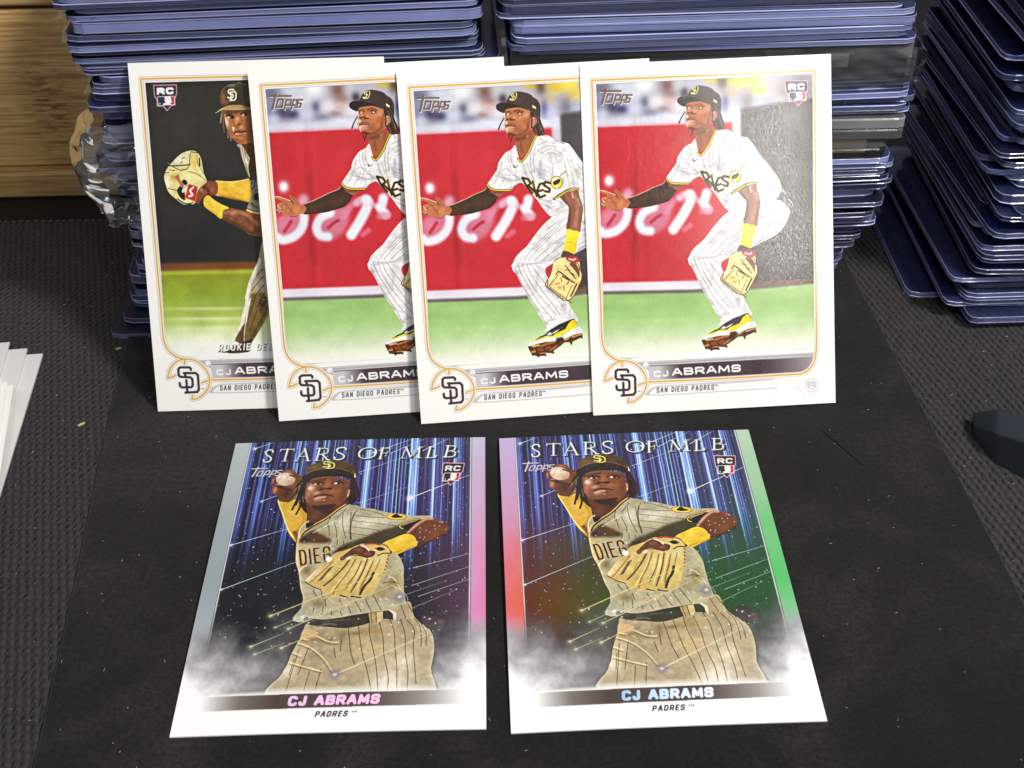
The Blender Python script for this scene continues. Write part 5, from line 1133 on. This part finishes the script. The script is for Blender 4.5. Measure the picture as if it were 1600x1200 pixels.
for q, (x, z, w_, h_) in enumerate(((-.1095, .0835, .012, .0042), (-.1075, .0760, .010, .0036), (-.1068, .0690, .009, .0050), (-.1093, .0895, .010, .003))):
    def flap(u, v, x=x, z=z, w_=w_, h_=h_): return (x+w_*u-.0015*math.sin(v*3.1), .3005+.020*v, z+h_*(1-v*.3)*(u*.35+.3)+.0006*math.sin(u*6))
    crumple('plastic_sleeve', flap, 5, 6, ('thin sleeve flap near the top of the left stack', 'thin sleeve flap a third down the left stack', 'thin sleeve flap just above the cellophane bulge', 'topmost thin sleeve flap at the left stack edge')[q], .0005, 30+q)
def wrap_c(u, v):        # end of the cellophane round the clear case, middle stack
    a = -.9+v*1.9; x = .1042+.0042*math.cos(a)*(1-abs(u-.5)*.7); return (x, .3040+.030*u, .0672+.0098*v)
crumple('plastic_sleeve', wrap_c, 7, 6, 'crinkled cellophane end on the right of the middle stack', .0007, 12)
def wrap_cf(u, v): return (.066+.0385*u, .3042-.0004*math.sin(u*14), .0670+.0102*v)
crumple('plastic_sleeve', wrap_cf, 14, 5, 'cellophane front of the wrapped thick case, middle stack', .00018, 14)
# ------------------------------------------------------------------ the six cards
def card_mesh(name, mface, bow=.0, bowx=0., warp=0.):
    nx, ny = 14, 20; w2, th = CW*MM/2, .00034; V = []; F = []; I = []; UV = []
    zf = lambda u, v: bow*(1-(2*v-1)**2)+bowx*(1-(2*u-1)**2)+warp*(u-.5)*(v-.5)
    for s in (1, 0):
        for j in range(ny+1):
            for i in range(nx+1):
                u, v = i/nx, j/ny; V.append((-w2+2*w2*u, CH*MM*v, zf(u, v)+(th if s else 0)))
    n = (nx+1)*(ny+1)
    for j in range(ny):
        for i in range(nx):
            a = j*(nx+1)+i; F.append((a, a+1, a+nx+2, a+nx+1)); I.append(0); b = a+n; F.append((b, b+nx+1, b+nx+2, b+1)); I.append(1)
    ring = [i for i in range(nx+1)]+[j*(nx+1)+nx for j in range(1, ny+1)]+[ny*(nx+1)+i for i in range(nx-1, -1, -1)]+[j*(nx+1) for j in range(ny-1, 0, -1)]
    o2 = len(V); V += [V[a] for a in ring]+[V[a+n] for a in ring]; m_r = len(ring)
    for k in range(m_r):
        a, b = o2+k, o2+(k+1) % m_r; F.append((a, a+m_r, b+m_r, b)); I.append(1)
    me = mesh(name, V, F, [mface, M_stock], I)
    uv = me.uv_layers.new(name='UVMap')
    for p in me.polygons:
        for li in p.loop_indices:
            v = me.vertices[me.loops[li].vertex_index].co; uv.data[li].uv = ((v.x+w2)/(2*w2), v.y/(CH*MM))
    for p in me.polygons: p.use_smooth = p.material_index == 0
    return me
base_a, rook_a, star_a = base_card(), rookie_card(), star_card()
M_base = card_material('fielding_card_print', raster('fielding_card', base_a)); M_rook = card_material('debut_card_print', raster('debut_card', rook_a))
M_star = card_material('starry_card_print', raster('starry_card', star_a), raster_mask('starry_card_foil', np.stack([star_a.foil, star_a.name, star_a.name*0], -1)))
def euler_m(rx, ry, rz): return Matrix.Rotation(rz, 4, 'Z')@Matrix.Rotation(ry, 4, 'Y')@Matrix.Rotation(rx, 4, 'X')
def card(me, x, y, z, rx, ry, rz, label):
    o = obj('trading_card', me, label=label, category='card'); o.matrix_world = Matrix.Translation((x*MM, y*MM, z*MM))@euler_m(rx, ry, rz); return o
g_ = 'standing trading cards'
card(card_mesh('debut_card', M_rook, -.00012), -61.4637, 259.8234, .0694, 1.1108, .0026, .0149, 'leftmost standing card, dark picture of a player with raised glove, ROOKIE DEBUT')
card(card_mesh('fielding_card', M_base, -.00012), -29.0282, 256.5414, .1366, 1.0786, .0013, .0731, 'second standing card from the left, crouching fielder, its right part covered')['group'] = g_
card(card_mesh('fielding_card', M_base, -.0001), 7.985, 254.3388, .1013, 1.038, -.0009, .0744, 'third standing card from the left, crouching fielder with yellow wristband')['group'] = g_
card(card_mesh('fielding_card', M_base, -.0003, .0003), 52.655, 255.2956, .175, 1.0306, -.005, .042, 'rightmost standing card, fully visible, glare on its right side')['group'] = g_
card(card_mesh('starry_card', M_star, .0006, .0003), -38.4309, 156.7916, .0, .0, .0, .0053, 'left card lying flat, starry throwing player, silver and pink foil sides')
card(card_mesh('starry_card', M_star, .0007, .0003), 30.0326, 156.4204, .0, .006, .0, .0208, 'right card lying flat, starry throwing player, rainbow foil sides')
# ------------------------------------------------------------------ white sleeves and cards at the left edge
M_paper, nt, p = plain('sleeve_paper', (.70, .69, .68), .35, .4)
L(nt, mixc(nt, noise(nt, objco(nt), 60, 2), (.55, .54, .54), (.76, .75, .74)), p.inputs['Base Color'])
def sheet(name, x, y, z, rz, w_, d_, th, m, label, cat, group=None, bev=.0001):
    o = obj(name, prism(name, [(-w_, 0), (0, 0), (0, d_), (-w_, d_)], 0, th, [m], bev), label=label, category=cat)
    o.location = (x, y, z); o.rotation_euler = (0, 0, rz)
    if group: o['group'] = group
    return o
sl = [(-.1228, .1930, -.0009, .088), (-.1262, .1945, .0000, .100), (-.1305, .1965, .0009, .110), (-.1345, .1985, .0018, .120)]
for q, (x, y, z, rz) in enumerate(sl):
    sheet('card_sleeve', x, y, z, rz, .067, .0935, .0008, M_paper, ('lowest white sleeve of the fan at the left edge', 'second white sleeve up in the fan at the left edge', 'third white sleeve up in the fan at the left edge', 'topmost white sleeve of the fan at the left edge')[q], 'sleeve')
for q in range(5):
    sheet('white_card', -.1162-.0013*q, .1807+.0008*q, .0027+q*.0006, .19+.004*q, .0635, .0889, .0005, M_stock, 'white card in the small pile on the white sleeves', 'card', 'white cards piled on the sleeves')
# ------------------------------------------------------------------ black handle at the right edge
M_blk, nt, p = plain('black_plastic', (.024, .032, .041), .33, .6)
L(nt, bump(nt, noise(nt, objco(nt), 2500, 2), .00004, .4), p.inputs['Normal'])
def handle():
    st = [[(116.8, 243.6, -1), (116.4, 244.2, 2.2), (117.9, 249.2, 2.6), (118.2, 249.8, -1)],
          [(119.6, 233.2, -1), (119.0, 236.2, 6.6), (121.2, 244.6, 7.4), (121.6, 246.6, -1)],
          [(124.6, 227.6, -1), (123.6, 228.9, 9.6), (126.4, 239.6, 9.8), (126.8, 242.6, -1)],
          [(134, 222.6, -1), (134, 223.6, 11), (136, 236.0, 11), (136.4, 239.0, -1)], [(175, 208, -1), (175, 209, 11.5), (177, 223, 11.5), (177.4, 226, -1)]]
    V = [tuple(q*MM for q in v) for s in st for v in s]; F = []
    for k in range(len(st)-1):
        for i in range(4): F.append((4*k+i, 4*k+(i+1) % 4, 4*k+4+(i+1) % 4, 4*k+4+i))
    F += [(3, 2, 1, 0), (16, 17, 18, 19)]
    bm = bmesh.new(); vs = [bm.verts.new(v) for v in V]
    for f in F: bm.faces.new([vs[i] for i in f])
    bmesh.ops.recalc_face_normals(bm, faces=bm.faces)
    bmesh.ops.bevel(bm, geom=[e for e in bm.edges if max(v.co.z for v in e.verts) > 0], offset=.0008, segments=3, profile=.6, affect='EDGES', clamp_overlap=True)
    me = bpy.data.meshes.new('tool_handle'); bm.to_mesh(me); bm.free(); me.materials.append(M_blk)
    for f in me.polygons: f.use_smooth = True
    try: me.set_sharp_from_angle(angle=.9)
    except Exception: pass
    obj('tool_handle', me, label='black plastic tool handle entering at the right edge', category='handle')
handle()
# ------------------------------------------------------------------ lint, crumbs, a scratch in the cloth
M_lint, _, _ = plain('lint_fibre', (.42, .40, .36), .8)
def lint(name, n, area, size, seed, label):
    rg = random.Random(seed); V = []; F = []
    for _ in range(n):
        x, y = area(rg); a = rg.uniform(0, 6.28); l = size*rg.uniform(.5, 1.8); wd = size*rg.uniform(.18, .5); z0 = rg.uniform(0, .00012)
        zz = -.0010 if not (-.104 < x < .105) else 0.
        c, s = math.cos(a), math.sin(a); b = len(V); h = wd*.6
        for k in range(5):
            t_ = k/4-.5; bx = x+l*t_*c-s*l*.3*math.sin(t_*5); by = y+l*t_*s+c*l*.3*math.sin(t_*5); q = wd*(1-abs(t_)*1.4)/2
            V += [(bx-s*q, by+c*q, zz+z0), (bx+s*q, by-c*q, zz+z0), (bx, by, zz+z0+h)]
        for k in range(4):
            for i in range(3): F.append((b+3*k+i, b+3*k+(i+1) % 3, b+3*k+3+(i+1) % 3, b+3*k+3+i))
        F += [(b, b+1, b+2), (b+14, b+13, b+12)]
    return obj(name, mesh(name, V, F, [M_lint]), kind='stuff', label=label, category='lint')
lint('lint', 420, lambda r: (r.uniform(-.15, .16), r.uniform(.14, .34)), .00038, 3, 'tiny pale lint specks scattered over the black mats')
M_spl, _, _ = plain('splinter_wood', (.45, .36, .22), .7)
for (x, y, rz, ln, lb) in ((-.1128, .2560, .75, .0021, 'tiny tan splinter on the woven mat beside the white sleeves'), (-.1105, .2887, .4, .0016, 'pale crumb on the woven mat left of the leftmost standing card')):
    o = obj('crumb', prism('crumb', [(-ln/2, -.0003), (ln*.3, -.0004), (ln/2, .0001), (ln*.1, .0004), (-ln/2, .0003)], 0, .0004, [M_spl], .0001), label=lb, category='crumb'); o.location = (x, y, -.0011); o.rotation_euler = (0, 0, rz)
M_scratch, _, _ = plain('scratch_black', (.002, .002, .002), .9, .1)  # thin black strand standing in for a scratch in the cloth
def scratch_mark():
    P = [(.0785, .2465), (.0800, .2437), (.0822, .2400), (.0845, .2355), (.0862, .2325)]
    V = []; F = []; wd = .00016
    for k, (x, y) in enumerate(P):
        for i in range(4): V.append((x+wd*math.cos(i*1.57)*(.4 if k in (0, 4) else 1), y, -.00003+wd*math.sin(i*1.57)*.7))
    for k in range(4):
        for i in range(4): F.append((4*k+i, 4*k+(i+1) % 4, 4*k+4+(i+1) % 4, 4*k+4+i))
    obj('scratch_mark', mesh('scratch_mark', V, F, [M_scratch]), label='short dark scratch in the cloth right of the cards, shaped as a strand', category='scratch_mark')
scratch_mark()
